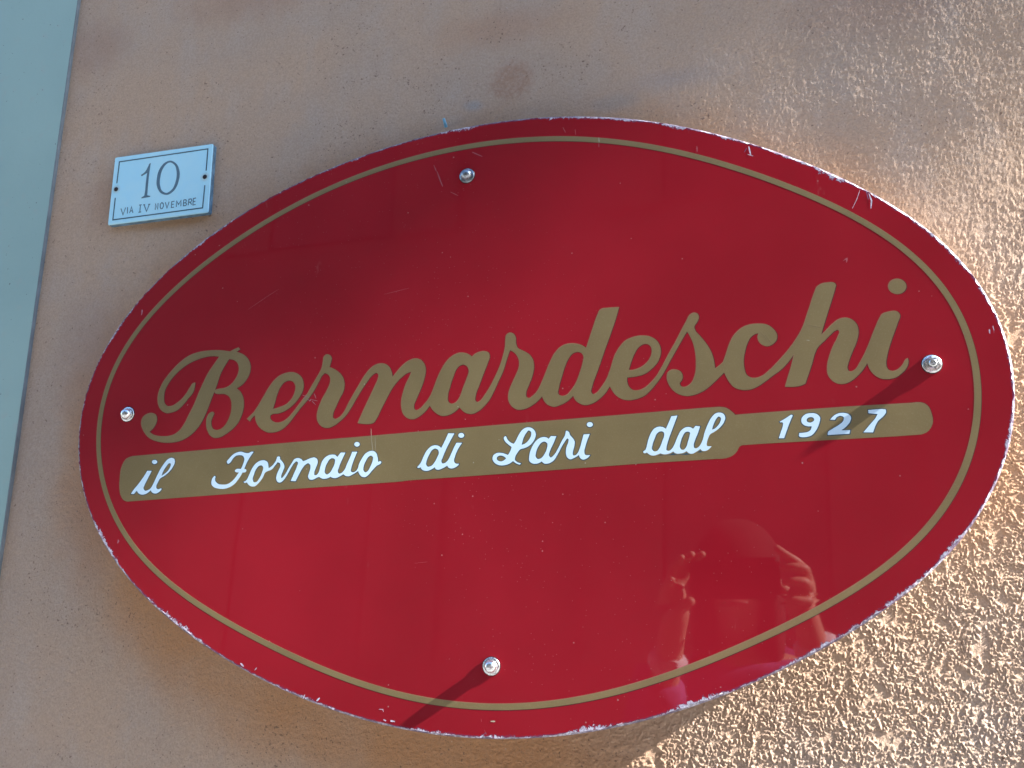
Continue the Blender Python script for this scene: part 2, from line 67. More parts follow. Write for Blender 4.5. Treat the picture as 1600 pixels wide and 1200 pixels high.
["r",[[[-2427,2112],[-2416,2134],[-2406,2156],[-2395,2178],[-2385,2200],[-2376,2223],[-2366,2248],[-2357,2274],[-2349,2300],[-2341,2326],[-2334,2352],[-2329,2371],[-2324,2390],[-2320,2409],[-2316,2429],[-2313,2448],[-2312,2464],[-2311,2480],[-2311,2496],[-2311,2512],[-2310,2528],[-2309,2539],[-2309,2550],[-2308,2561],[-2306,2572],[-2302,2580],[-2295,2589],[-2286,2596],[-2276,2602],[-2266,2605],[-2257,2605],[-2246,2604],[-2236,2600],[-2227,2595],[-2218,2588],[-2211,2578],[-2205,2567],[-2200,2556],[-2196,2543],[-2196,2529],[-2196,2514],[-2196,2500],[-2195,2485],[-2192,2475],[-2189,2464],[-2186,2454],[-2182,2444],[-2177,2436],[-2167,2426],[-2155,2418],[-2142,2411],[-2128,2404],[-2115,2397],[-2102,2390],[-2090,2383],[-2077,2375],[-2065,2368],[-2054,2359],[-2043,2348],[-2034,2337],[-2025,2325],[-2017,2312],[-2010,2300],[-2005,2285],[-2001,2269],[-1999,2253],[-1997,2236],[-1997,2221],[-1997,2200],[-2000,2179],[-2004,2158],[-2008,2138],[-2013,2118],[-2020,2097],[-2027,2076],[-2036,2056],[-2044,2036],[-2052,2016],[-2059,1999],[-2066,1983],[-2074,1966],[-2079,1949],[-2081,1932],[-2081,1920],[-2080,1907],[-2077,1897],[-2069,1890],[-2060,1885],[-2051,1882],[-2042,1882],[-2033,1885],[-2024,1891],[-2016,1897],[-2008,1903],[-1998,1910],[-1990,1918],[-1981,1926],[-1973,1934],[-1965,1944],[-1956,1956],[-1948,1969],[-1941,1982],[-1934,1996],[-1927,2010],[-1905,1898],[-1915,1887],[-1925,1876],[-1935,1865],[-1946,1855],[-1956,1845],[-1969,1834],[-1982,1824],[-1996,1814],[-2010,1805],[-2024,1797],[-2039,1789],[-2054,1782],[-2070,1775],[-2085,1770],[-2101,1766],[-2115,1764],[-2129,1762],[-2143,1761],[-2157,1762],[-2170,1764],[-2183,1769],[-2196,1775],[-2209,1783],[-2220,1791],[-2231,1801],[-2240,1812],[-2248,1823],[-2256,1836],[-2262,1849],[-2266,1862],[-2270,1877],[-2271,1893],[-2272,1909],[-2271,1924],[-2269,1940],[-2266,1957],[-2261,1974],[-2255,1991],[-2249,2008],[-2242,2025],[-2233,2047],[-2222,2069],[-2212,2091],[-2201,2113],[-2191,2135],[-2183,2153],[-2175,2172],[-2167,2190],[-2161,2210],[-2157,2229],[-2156,2241],[-2155,2253],[-2155,2266],[-2156,2278],[-2158,2290],[-2160,2300],[-2163,2310],[-2167,2320],[-2171,2330],[-2176,2339],[-2183,2350],[-2191,2361],[-2200,2372],[-2210,2381],[-2220,2390],[-2229,2396],[-2239,2402],[-2249,2407],[-2260,2412],[-2266,2395],[-2272,2377],[-2278,2359],[-2284,2341],[-2289,2324],[-2298,2296],[-2306,2268],[-2314,2240],[-2322,2213],[-2332,2186],[-2341,2163],[-2351,2141],[-2361,2119],[-2372,2097],[-2383,2075]]]],
["d",[[[-1927,2010],[-1921,2024],[-1915,2037],[-1909,2050],[-1903,2064],[-1897,2078],[-1890,2094],[-1884,2111],[-1877,2128],[-1870,2145],[-1863,2162],[-1855,2182],[-1847,2203],[-1839,2223],[-1830,2243],[-1821,2263],[-1812,2282],[-1802,2302],[-1792,2320],[-1782,2339],[-1769,2356],[-1757,2371],[-1745,2385],[-1731,2399],[-1716,2411],[-1701,2421],[-1688,2428],[-1675,2434],[-1661,2438],[-1647,2442],[-1633,2445],[-1618,2447],[-1602,2447],[-1587,2447],[-1572,2446],[-1556,2443],[-1542,2440],[-1529,2437],[-1515,2433],[-1502,2428],[-1489,2422],[-1478,2416],[-1468,2410],[-1458,2402],[-1448,2395],[-1438,2387],[-1433,2403],[-1428,2418],[-1423,2434],[-1418,2449],[-1413,2465],[-1404,2490],[-1396,2516],[-1387,2541],[-1378,2567],[-1369,2592],[-1359,2622],[-1350,2651],[-1340,2680],[-1329,2709],[-1317,2737],[-1313,2748],[-1308,2760],[-1304,2771],[-1298,2781],[-1291,2790],[-1284,2796],[-1275,2801],[-1266,2805],[-1256,2808],[-1245,2808],[-1234,2808],[-1224,2808],[-1197,2808],[-1170,2809],[-1143,2808],[-1117,2808],[-1090,2807],[-1094,2792],[-1099,2777],[-1103,2762],[-1107,2747],[-1112,2732],[-1124,2692],[-1137,2653],[-1150,2614],[-1164,2576],[-1178,2537],[-1191,2500],[-1205,2463],[-1219,2426],[-1233,2389],[-1247,2352],[-1262,2308],[-1278,2265],[-1293,2221],[-1309,2178],[-1324,2135],[-1337,2102],[-1350,2069],[-1363,2036],[-1375,2002],[-1384,1968],[-1387,1958],[-1390,1948],[-1393,1938],[-1394,1928],[-1393,1918],[-1388,1908],[-1380,1898],[-1372,1892],[-1364,1892],[-1354,1896],[-1344,1902],[-1335,1907],[-1323,1916],[-1313,1927],[-1303,1939],[-1294,1952],[-1285,1964],[-1271,1982],[-1258,2002],[-1245,2021],[-1233,2042],[-1222,2062],[-1198,1972],[-1207,1958],[-1216,1944],[-1225,1930],[-1234,1916],[-1244,1903],[-1256,1889],[-1269,1876],[-1282,1863],[-1296,1851],[-1311,1839],[-1325,1829],[-1339,1819],[-1354,1810],[-1370,1803],[-1386,1796],[-1400,1792],[-1415,1788],[-1430,1785],[-1445,1784],[-1460,1784],[-1472,1786],[-1484,1790],[-1496,1794],[-1508,1800],[-1518,1806],[-1528,1812],[-1537,1820],[-1545,1828],[-1553,1836],[-1560,1846],[-1564,1854],[-1568,1863],[-1571,1873],[-1574,1882],[-1576,1892],[-1587,1880],[-1598,1868],[-1610,1857],[-1622,1846],[-1635,1836],[-1649,1827],[-1664,1818],[-1679,1810],[-1695,1803],[-1711,1797],[-1725,1791],[-1741,1786],[-1756,1782],[-1771,1779],[-1786,1779],[-1799,1781],[-1811,1785],[-1823,1790],[-1835,1796],[-1846,1802],[-1856,1810],[-1865,1819],[-1874,1829],[-1882,1840],[-1888,1851],[-1893,1860],[-1896,1869],[-1900,1879],[-1903,1888],[-1905,1898]],[[-1532,2351],[-1520,2350],[-1509,2346],[-1499,2342],[-1489,2336],[-1482,2328],[-1475,2318],[-1470,2307],[-1466,2296],[-1465,2286],[-1466,2276],[-1468,2265],[-1471,2255],[-1473,2245],[-1478,2221],[-1485,2197],[-1492,2173],[-1500,2150],[-1508,2127],[-1515,2105],[-1523,2082],[-1531,2060],[-1540,2039],[-1550,2018],[-1559,2003],[-1569,1987],[-1579,1972],[-1590,1958],[-1601,1944],[-1610,1933],[-1619,1922],[-1629,1912],[-1640,1902],[-1652,1896],[-1661,1892],[-1671,1890],[-1682,1888],[-1692,1888],[-1702,1890],[-1712,1893],[-1721,1898],[-1729,1905],[-1736,1912],[-1740,1923],[-1740,1935],[-1737,1949],[-1734,1963],[-1731,1976],[-1727,1998],[-1722,2020],[-1715,2042],[-1708,2063],[-1702,2085],[-1695,2107],[-1689,2129],[-1682,2152],[-1675,2173],[-1668,2195],[-1660,2214],[-1653,2233],[-1644,2252],[-1635,2270],[-1625,2287],[-1617,2298],[-1610,2309],[-1602,2320],[-1592,2329],[-1582,2337],[-1573,2342],[-1563,2346],[-1552,2349],[-1542,2351]]]],
["e",[[[-1222,2062],[-1214,2083],[-1206,2105],[-1198,2126],[-1190,2148],[-1183,2170],[-1176,2192],[-1170,2214],[-1164,2236],[-1156,2257],[-1148,2278],[-1140,2297],[-1130,2316],[-1120,2334],[-1109,2352],[-1097,2369],[-1085,2385],[-1073,2401],[-1060,2416],[-1045,2430],[-1030,2442],[-1015,2451],[-999,2459],[-982,2465],[-964,2471],[-947,2476],[-930,2480],[-912,2483],[-893,2485],[-875,2486],[-857,2485],[-840,2484],[-824,2482],[-807,2479],[-791,2475],[-776,2469],[-762,2462],[-748,2454],[-735,2445],[-723,2434],[-712,2423],[-703,2411],[-695,2397],[-688,2383],[-682,2368],[-678,2353],[-675,2338],[-674,2323],[-674,2308],[-675,2292],[-677,2278],[-681,2260],[-687,2243],[-694,2226],[-701,2210],[-710,2195],[-720,2181],[-731,2168],[-743,2155],[-755,2143],[-768,2132],[-782,2120],[-796,2109],[-811,2098],[-826,2089],[-842,2081],[-857,2075],[-874,2070],[-890,2066],[-907,2063],[-923,2060],[-943,2057],[-962,2055],[-982,2054],[-1001,2053],[-1021,2052],[-1022,2042],[-1022,2031],[-1022,2020],[-1022,2010],[-1020,2000],[-1018,1989],[-1015,1979],[-1011,1969],[-1006,1959],[-1000,1950],[-993,1941],[-985,1933],[-976,1926],[-967,1920],[-958,1916],[-948,1914],[-938,1913],[-928,1912],[-918,1912],[-905,1913],[-892,1916],[-879,1921],[-866,1926],[-854,1932],[-839,1940],[-826,1949],[-813,1960],[-800,1971],[-788,1982],[-774,1996],[-760,2010],[-747,2024],[-734,2039],[-722,2054],[-711,2070],[-701,2086],[-691,2102],[-681,2118],[-672,2135],[-665,2147],[-658,2159],[-651,2171],[-645,2184],[-638,2196],[-594,2185],[-603,2168],[-612,2151],[-622,2134],[-631,2117],[-641,2100],[-652,2082],[-663,2064],[-675,2046],[-687,2029],[-699,2012],[-713,1993],[-728,1975],[-742,1958],[-758,1940],[-773,1924],[-787,1909],[-801,1895],[-816,1881],[-831,1868],[-847,1857],[-865,1847],[-884,1839],[-904,1832],[-924,1826],[-944,1822],[-957,1820],[-970,1818],[-983,1816],[-996,1816],[-1009,1816],[-1022,1817],[-1036,1819],[-1049,1821],[-1062,1825],[-1074,1829],[-1086,1835],[-1098,1841],[-1109,1848],[-1120,1856],[-1130,1865],[-1139,1874],[-1148,1884],[-1156,1895],[-1163,1906],[-1170,1917],[-1177,1927],[-1182,1938],[-1188,1950],[-1193,1961],[-1198,1972]],[[-1003,2131],[-1000,2142],[-996,2152],[-993,2163],[-989,2174],[-986,2185],[-980,2203],[-973,2222],[-966,2240],[-959,2258],[-951,2276],[-944,2291],[-936,2307],[-928,2322],[-919,2336],[-909,2350],[-902,2358],[-894,2366],[-885,2374],[-877,2380],[-867,2386],[-858,2390],[-848,2393],[-838,2395],[-828,2396],[-818,2395],[-808,2392],[-796,2387],[-786,2380],[-778,2372],[-773,2364],[-769,2355],[-766,2345],[-764,2334],[-763,2324],[-763,2313],[-764,2301],[-766,2289],[-769,2277],[-773,2266],[-778,2254],[-784,2242],[-791,2230],[-798,2219],[-807,2209],[-815,2199],[-825,2190],[-835,2181],[-845,2173],[-856,2165],[-868,2158],[-881,2151],[-894,2145],[-908,2140],[-922,2135],[-931,2133],[-941,2130],[-951,2128],[-961,2127],[-971,2127],[-982,2127],[-992,2129]]]],
["s",[[[-638,2196],[-628,2214],[-618,2233],[-608,2252],[-598,2271],[-587,2289],[-574,2312],[-560,2335],[-547,2357],[-533,2380],[-520,2403],[-508,2426],[-496,2449],[-484,2472],[-472,2495],[-460,2518],[-450,2536],[-440,2554],[-430,2572],[-420,2590],[-409,2607],[-402,2622],[-394,2638],[-387,2653],[-378,2666],[-367,2677],[-358,2683],[-348,2689],[-337,2692],[-326,2694],[-318,2692],[-310,2690],[-302,2686],[-295,2680],[-290,2673],[-286,2664],[-284,2655],[-283,2646],[-284,2636],[-286,2627],[-290,2618],[-294,2609],[-298,2600],[-305,2588],[-314,2576],[-323,2564],[-330,2552],[-332,2539],[-331,2529],[-328,2519],[-325,2509],[-319,2495],[-310,2483],[-300,2471],[-290,2459],[-280,2447],[-268,2430],[-255,2413],[-243,2396],[-231,2378],[-220,2360],[-210,2344],[-201,2327],[-192,2310],[-184,2292],[-176,2274],[-170,2256],[-165,2238],[-160,2220],[-156,2201],[-153,2182],[-151,2166],[-149,2149],[-148,2132],[-147,2115],[-146,2098],[-138,2103],[-129,2109],[-121,2114],[-113,2120],[-105,2126],[-96,2133],[-88,2140],[-80,2147],[-72,2154],[-64,2161],[-57,2058],[-69,2046],[-81,2035],[-93,2023],[-106,2011],[-118,2000],[-132,1986],[-146,1973],[-161,1960],[-175,1947],[-190,1934],[-204,1922],[-218,1911],[-232,1900],[-247,1890],[-262,1880],[-277,1872],[-293,1865],[-309,1858],[-325,1852],[-341,1847],[-358,1842],[-375,1838],[-393,1835],[-410,1833],[-428,1833],[-443,1835],[-459,1838],[-475,1842],[-491,1848],[-505,1854],[-519,1862],[-532,1870],[-544,1880],[-556,1891],[-567,1902],[-576,1914],[-584,1926],[-592,1939],[-599,1952],[-605,1966],[-610,1978],[-614,1992],[-618,2005],[-620,2019],[-620,2032],[-620,2043],[-619,2053],[-617,2064],[-614,2073],[-609,2082],[-604,2089],[-597,2095],[-589,2101],[-581,2106],[-573,2109],[-562,2111],[-551,2112],[-540,2111],[-529,2109],[-519,2107],[-508,2103],[-498,2098],[-490,2092],[-483,2086],[-477,2077],[-472,2068],[-468,2059],[-466,2050],[-465,2039],[-465,2027],[-467,2015],[-471,2005],[-476,1995],[-482,1986],[-490,1977],[-498,1969],[-495,1958],[-492,1948],[-487,1940],[-481,1934],[-473,1930],[-464,1927],[-456,1926],[-446,1926],[-436,1928],[-426,1932],[-416,1936],[-407,1942],[-398,1948],[-390,1955],[-383,1963],[-376,1971],[-368,1983],[-361,1995],[-356,2008],[-351,2022],[-346,2036],[-341,2055],[-336,2074],[-333,2094],[-331,2114],[-329,2134],[-328,2158],[-327,2183],[-327,2208],[-328,2233],[-330,2258],[-332,2282],[-335,2306],[-339,2329],[-344,2353],[-350,2376],[-354,2392],[-360,2408],[-366,2423],[-372,2438],[-379,2453],[-384,2463],[-389,2473],[-394,2482],[-399,2492],[-405,2501],[-412,2491],[-418,2480],[-425,2470],[-432,2459],[-438,2449],[-452,2426],[-466,2403],[-479,2381],[-493,2358],[-506,2335],[-524,2305],[-541,2275],[-559,2245],[-577,2215],[-594,2185]]]],
["c",[[[-64,2161],[-57,2179],[-50,2196],[-43,2214],[-36,2232],[-30,2250],[-23,2269],[-16,2289],[-10,2308],[-2,2328],[6,2347],[14,2365],[24,2384],[33,2402],[44,2419],[56,2435],[69,2450],[83,2464],[97,2478],[113,2490],[129,2501],[145,2510],[162,2518],[179,2524],[197,2529],[215,2533],[232,2535],[249,2536],[266,2536],[283,2536],[300,2534],[315,2533],[331,2531],[346,2528],[361,2524],[375,2518],[388,2511],[401,2502],[413,2492],[424,2481],[434,2469],[441,2459],[448,2447],[454,2435],[459,2423],[462,2410],[463,2400],[462,2390],[461,2380],[459,2370],[456,2361],[451,2351],[444,2342],[436,2333],[427,2325],[418,2318],[408,2312],[397,2307],[386,2302],[375,2300],[364,2299],[353,2300],[342,2303],[331,2308],[321,2314],[312,2320],[304,2328],[298,2336],[292,2344],[287,2354],[283,2363],[281,2373],[279,2384],[278,2394],[279,2405],[281,2413],[285,2421],[289,2429],[293,2437],[284,2436],[274,2435],[265,2434],[256,2431],[248,2427],[239,2422],[231,2417],[224,2411],[216,2404],[208,2396],[201,2386],[195,2375],[189,2364],[183,2353],[175,2336],[168,2318],[162,2300],[157,2282],[152,2264],[147,2245],[142,2226],[138,2206],[135,2186],[133,2167],[132,2150],[132,2134],[132,2118],[134,2101],[136,2085],[138,2071],[141,2057],[144,2043],[149,2030],[156,2019],[163,2011],[171,2004],[180,1998],[189,1993],[198,1989],[209,1986],[220,1985],[231,1984],[241,1984],[254,1986],[266,1989],[279,1993],[291,1998],[303,2004],[318,2012],[332,2022],[346,2034],[360,2045],[373,2057],[390,2071],[406,2086],[422,2102],[437,2118],[453,2133],[467,2148],[482,2164],[496,2179],[510,2195],[525,2210],[533,2220],[541,2229],[549,2238],[557,2248],[565,2257],[614,2210],[603,2194],[592,2180],[581,2165],[570,2150],[558,2136],[546,2121],[533,2107],[520,2093],[508,2080],[494,2067],[476,2052],[458,2038],[439,2025],[419,2012],[400,1999],[385,1988],[369,1976],[354,1965],[338,1953],[322,1942],[307,1932],[292,1922],[276,1911],[260,1902],[244,1894],[229,1887],[214,1881],[199,1876],[183,1872],[167,1869],[154,1868],[140,1868],[126,1868],[112,1870],[99,1872],[85,1876],[71,1880],[57,1885],[44,1892],[32,1900],[22,1908],[12,1919],[4,1930],[-4,1942],[-12,1954],[-18,1965],[-24,1977],[-30,1988],[-35,2000],[-40,2012],[-44,2022],[-47,2031],[-51,2040],[-54,2049],[-57,2058]]]],
["h",[[[565,2257],[575,2269],[584,2282],[594,2294],[604,2306],[613,2319],[625,2336],[637,2353],[649,2370],[660,2388],[671,2405],[680,2421],[689,2436],[697,2452],[705,2468],[713,2484],[721,2503],[728,2522],[735,2542],[742,2561],[749,2580],[756,2600],[763,2619],[770,2638],[778,2657],[785,2677],[795,2706],[805,2735],[816,2764],[827,2793],[839,2822],[844,2832],[848,2844],[853,2854],[858,2865],[865,2874],[873,2882],[882,2888],[891,2894],[901,2899],[912,2903],[922,2906],[932,2908],[943,2909],[954,2909],[964,2909],[978,2910],[993,2911],[1008,2910],[1020,2907],[1030,2900],[1035,2893],[1039,2885],[1042,2877],[1033,2850],[1025,2823],[1016,2797],[1007,2770],[998,2744],[987,2713],[976,2683],[965,2652],[954,2622],[943,2592],[928,2549],[913,2506],[898,2463],[884,2420],[870,2377],[879,2386],[888,2395],[898,2404],[907,2413],[917,2422],[929,2435],[942,2447],[954,2460],[967,2472],[980,2483],[992,2493],[1004,2503],[1016,2513],[1029,2521],[1042,2528],[1055,2533],[1068,2537],[1082,2539],[1095,2540],[1108,2540],[1120,2538],[1132,2534],[1144,2529],[1155,2523],[1165,2516],[1175,2507],[1184,2497],[1192,2485],[1199,2473],[1205,2461],[1208,2448],[1211,2436],[1212,2422],[1213,2409],[1213,2396],[1212,2378],[1208,2360],[1204,2343],[1199,2326],[1194,2309],[1185,2285],[1175,2261],[1164,2238],[1152,2215],[1142,2192],[1132,2170],[1123,2149],[1114,2127],[1105,2105],[1098,2083],[1095,2073],[1091,2064],[1089,2054],[1088,2044],[1088,2035],[1090,2026],[1092,2018],[1096,2012],[1103,2008],[1112,2005],[1121,2004],[1130,2006],[1140,2010],[1150,2015],[1158,2021],[1168,2030],[1176,2041],[1184,2053],[1191,2066],[1198,2078],[1210,2097],[1222,2117],[1234,2137],[1245,2157],[1256,2178],[1270,2082],[1262,2069],[1255,2057],[1247,2045],[1238,2033],[1230,2021],[1220,2008],[1209,1996],[1198,1984],[1187,1972],[1175,1961],[1164,1950],[1152,1940],[1140,1930],[1127,1921],[1114,1913],[1103,1906],[1091,1900],[1079,1895],[1067,1891],[1055,1888],[1042,1886],[1029,1885],[1016,1886],[1003,1888],[990,1891],[980,1896],[970,1902],[960,1909],[950,1916],[942,1925],[934,1935],[926,1946],[920,1957],[914,1969],[909,1982],[906,1995],[905,2010],[904,2024],[905,2039],[906,2054],[908,2073],[912,2092],[916,2111],[922,2129],[928,2148],[935,2170],[944,2193],[952,2214],[962,2236],[972,2258],[982,2276],[992,2295],[1003,2313],[1013,2332],[1022,2351],[1027,2362],[1033,2374],[1039,2385],[1042,2396],[1041,2406],[1037,2416],[1031,2423],[1023,2424],[1014,2421],[1005,2417],[994,2412],[985,2404],[976,2396],[967,2388],[958,2379],[945,2368],[933,2356],[920,2343],[908,2331],[895,2318],[882,2307],[869,2295],[856,2284],[843,2271],[832,2258],[827,2249],[821,2240],[816,2230],[812,2220],[807,2211],[798,2189],[791,2167],[784,2145],[778,2123],[771,2100],[762,2077],[753,2053],[744,2030],[736,2006],[726,1983],[720,1967],[714,1952],[708,1936],[702,1920],[696,1905],[687,1901],[679,1897],[670,1894],[662,1891],[633,1883],[603,1880],[572,1879],[541,1881],[510,1883],[514,1897],[519,1911],[523,1925],[528,1939],[532,1952],[539,1973],[546,1993],[554,2014],[561,2034],[568,2055],[578,2086],[587,2116],[596,2147],[605,2178],[614,2210]]]],
["i",[[[1256,2178],[1263,2192],[1270,2205],[1276,2219],[1283,2233],[1290,2247],[1302,2275],[1314,2303],[1326,2331],[1338,2359],[1351,2387],[1362,2412],[1374,2438],[1385,2463],[1397,2488],[1411,2512],[1415,2520],[1420,2528],[1424,2536],[1430,2544],[1435,2550],[1444,2557],[1454,2562],[1465,2565],[1476,2568],[1487,2571],[1506,2574],[1527,2577],[1547,2577],[1565,2573],[1579,2563],[1584,2557],[1588,2550],[1592,2543],[1595,2526],[1590,2506],[1581,2486],[1571,2465],[1563,2445],[1551,2414],[1538,2383],[1525,2352],[1512,2321],[1500,2290],[1490,2264],[1480,2238],[1471,2212],[1462,2185],[1454,2159],[1449,2142],[1445,2125],[1441,2108],[1437,2090],[1435,2073],[1434,2063],[1434,2053],[1434,2043],[1435,2034],[1438,2025],[1442,2016],[1446,2008],[1452,2002],[1458,1997],[1466,1993],[1474,1991],[1482,1989],[1490,1988],[1498,1989],[1507,1991],[1516,1994],[1525,1997],[1533,2002],[1543,2008],[1553,2017],[1562,2026],[1571,2036],[1579,2046],[1586,2056],[1591,2066],[1597,2077],[1603,2087],[1611,2095],[1619,2101],[1628,2106],[1629,2097],[1630,2088],[1630,2079],[1630,2071],[1628,2060],[1625,2048],[1621,2038],[1617,2027],[1611,2017],[1604,2005],[1595,1994],[1586,1984],[1575,1974],[1565,1965],[1554,1956],[1542,1947],[1531,1938],[1518,1931],[1506,1925],[1492,1920],[1478,1917],[1463,1915],[1449,1913],[1434,1913],[1422,1914],[1409,1915],[1396,1916],[1384,1920],[1372,1924],[1360,1930],[1349,1937],[1338,1946],[1328,1955],[1318,1966],[1310,1976],[1302,1988],[1295,2000],[1289,2013],[1284,2026],[1280,2037],[1277,2048],[1275,2059],[1272,2070],[1270,2082]]]],
["dot",[[[1673,2813],[1670,2798],[1664,2784],[1656,2772],[1645,2761],[1632,2752],[1618,2746],[1603,2743],[1587,2743],[1572,2745],[1557,2751],[1544,2759],[1532,2769],[1524,2782],[1517,2796],[1514,2810],[1513,2826],[1516,2840],[1522,2855],[1530,2867],[1541,2878],[1554,2887],[1569,2893],[1584,2896],[1600,2896],[1615,2894],[1630,2888],[1643,2880],[1654,2869],[1663,2857],[1669,2843],[1673,2828]]]]]
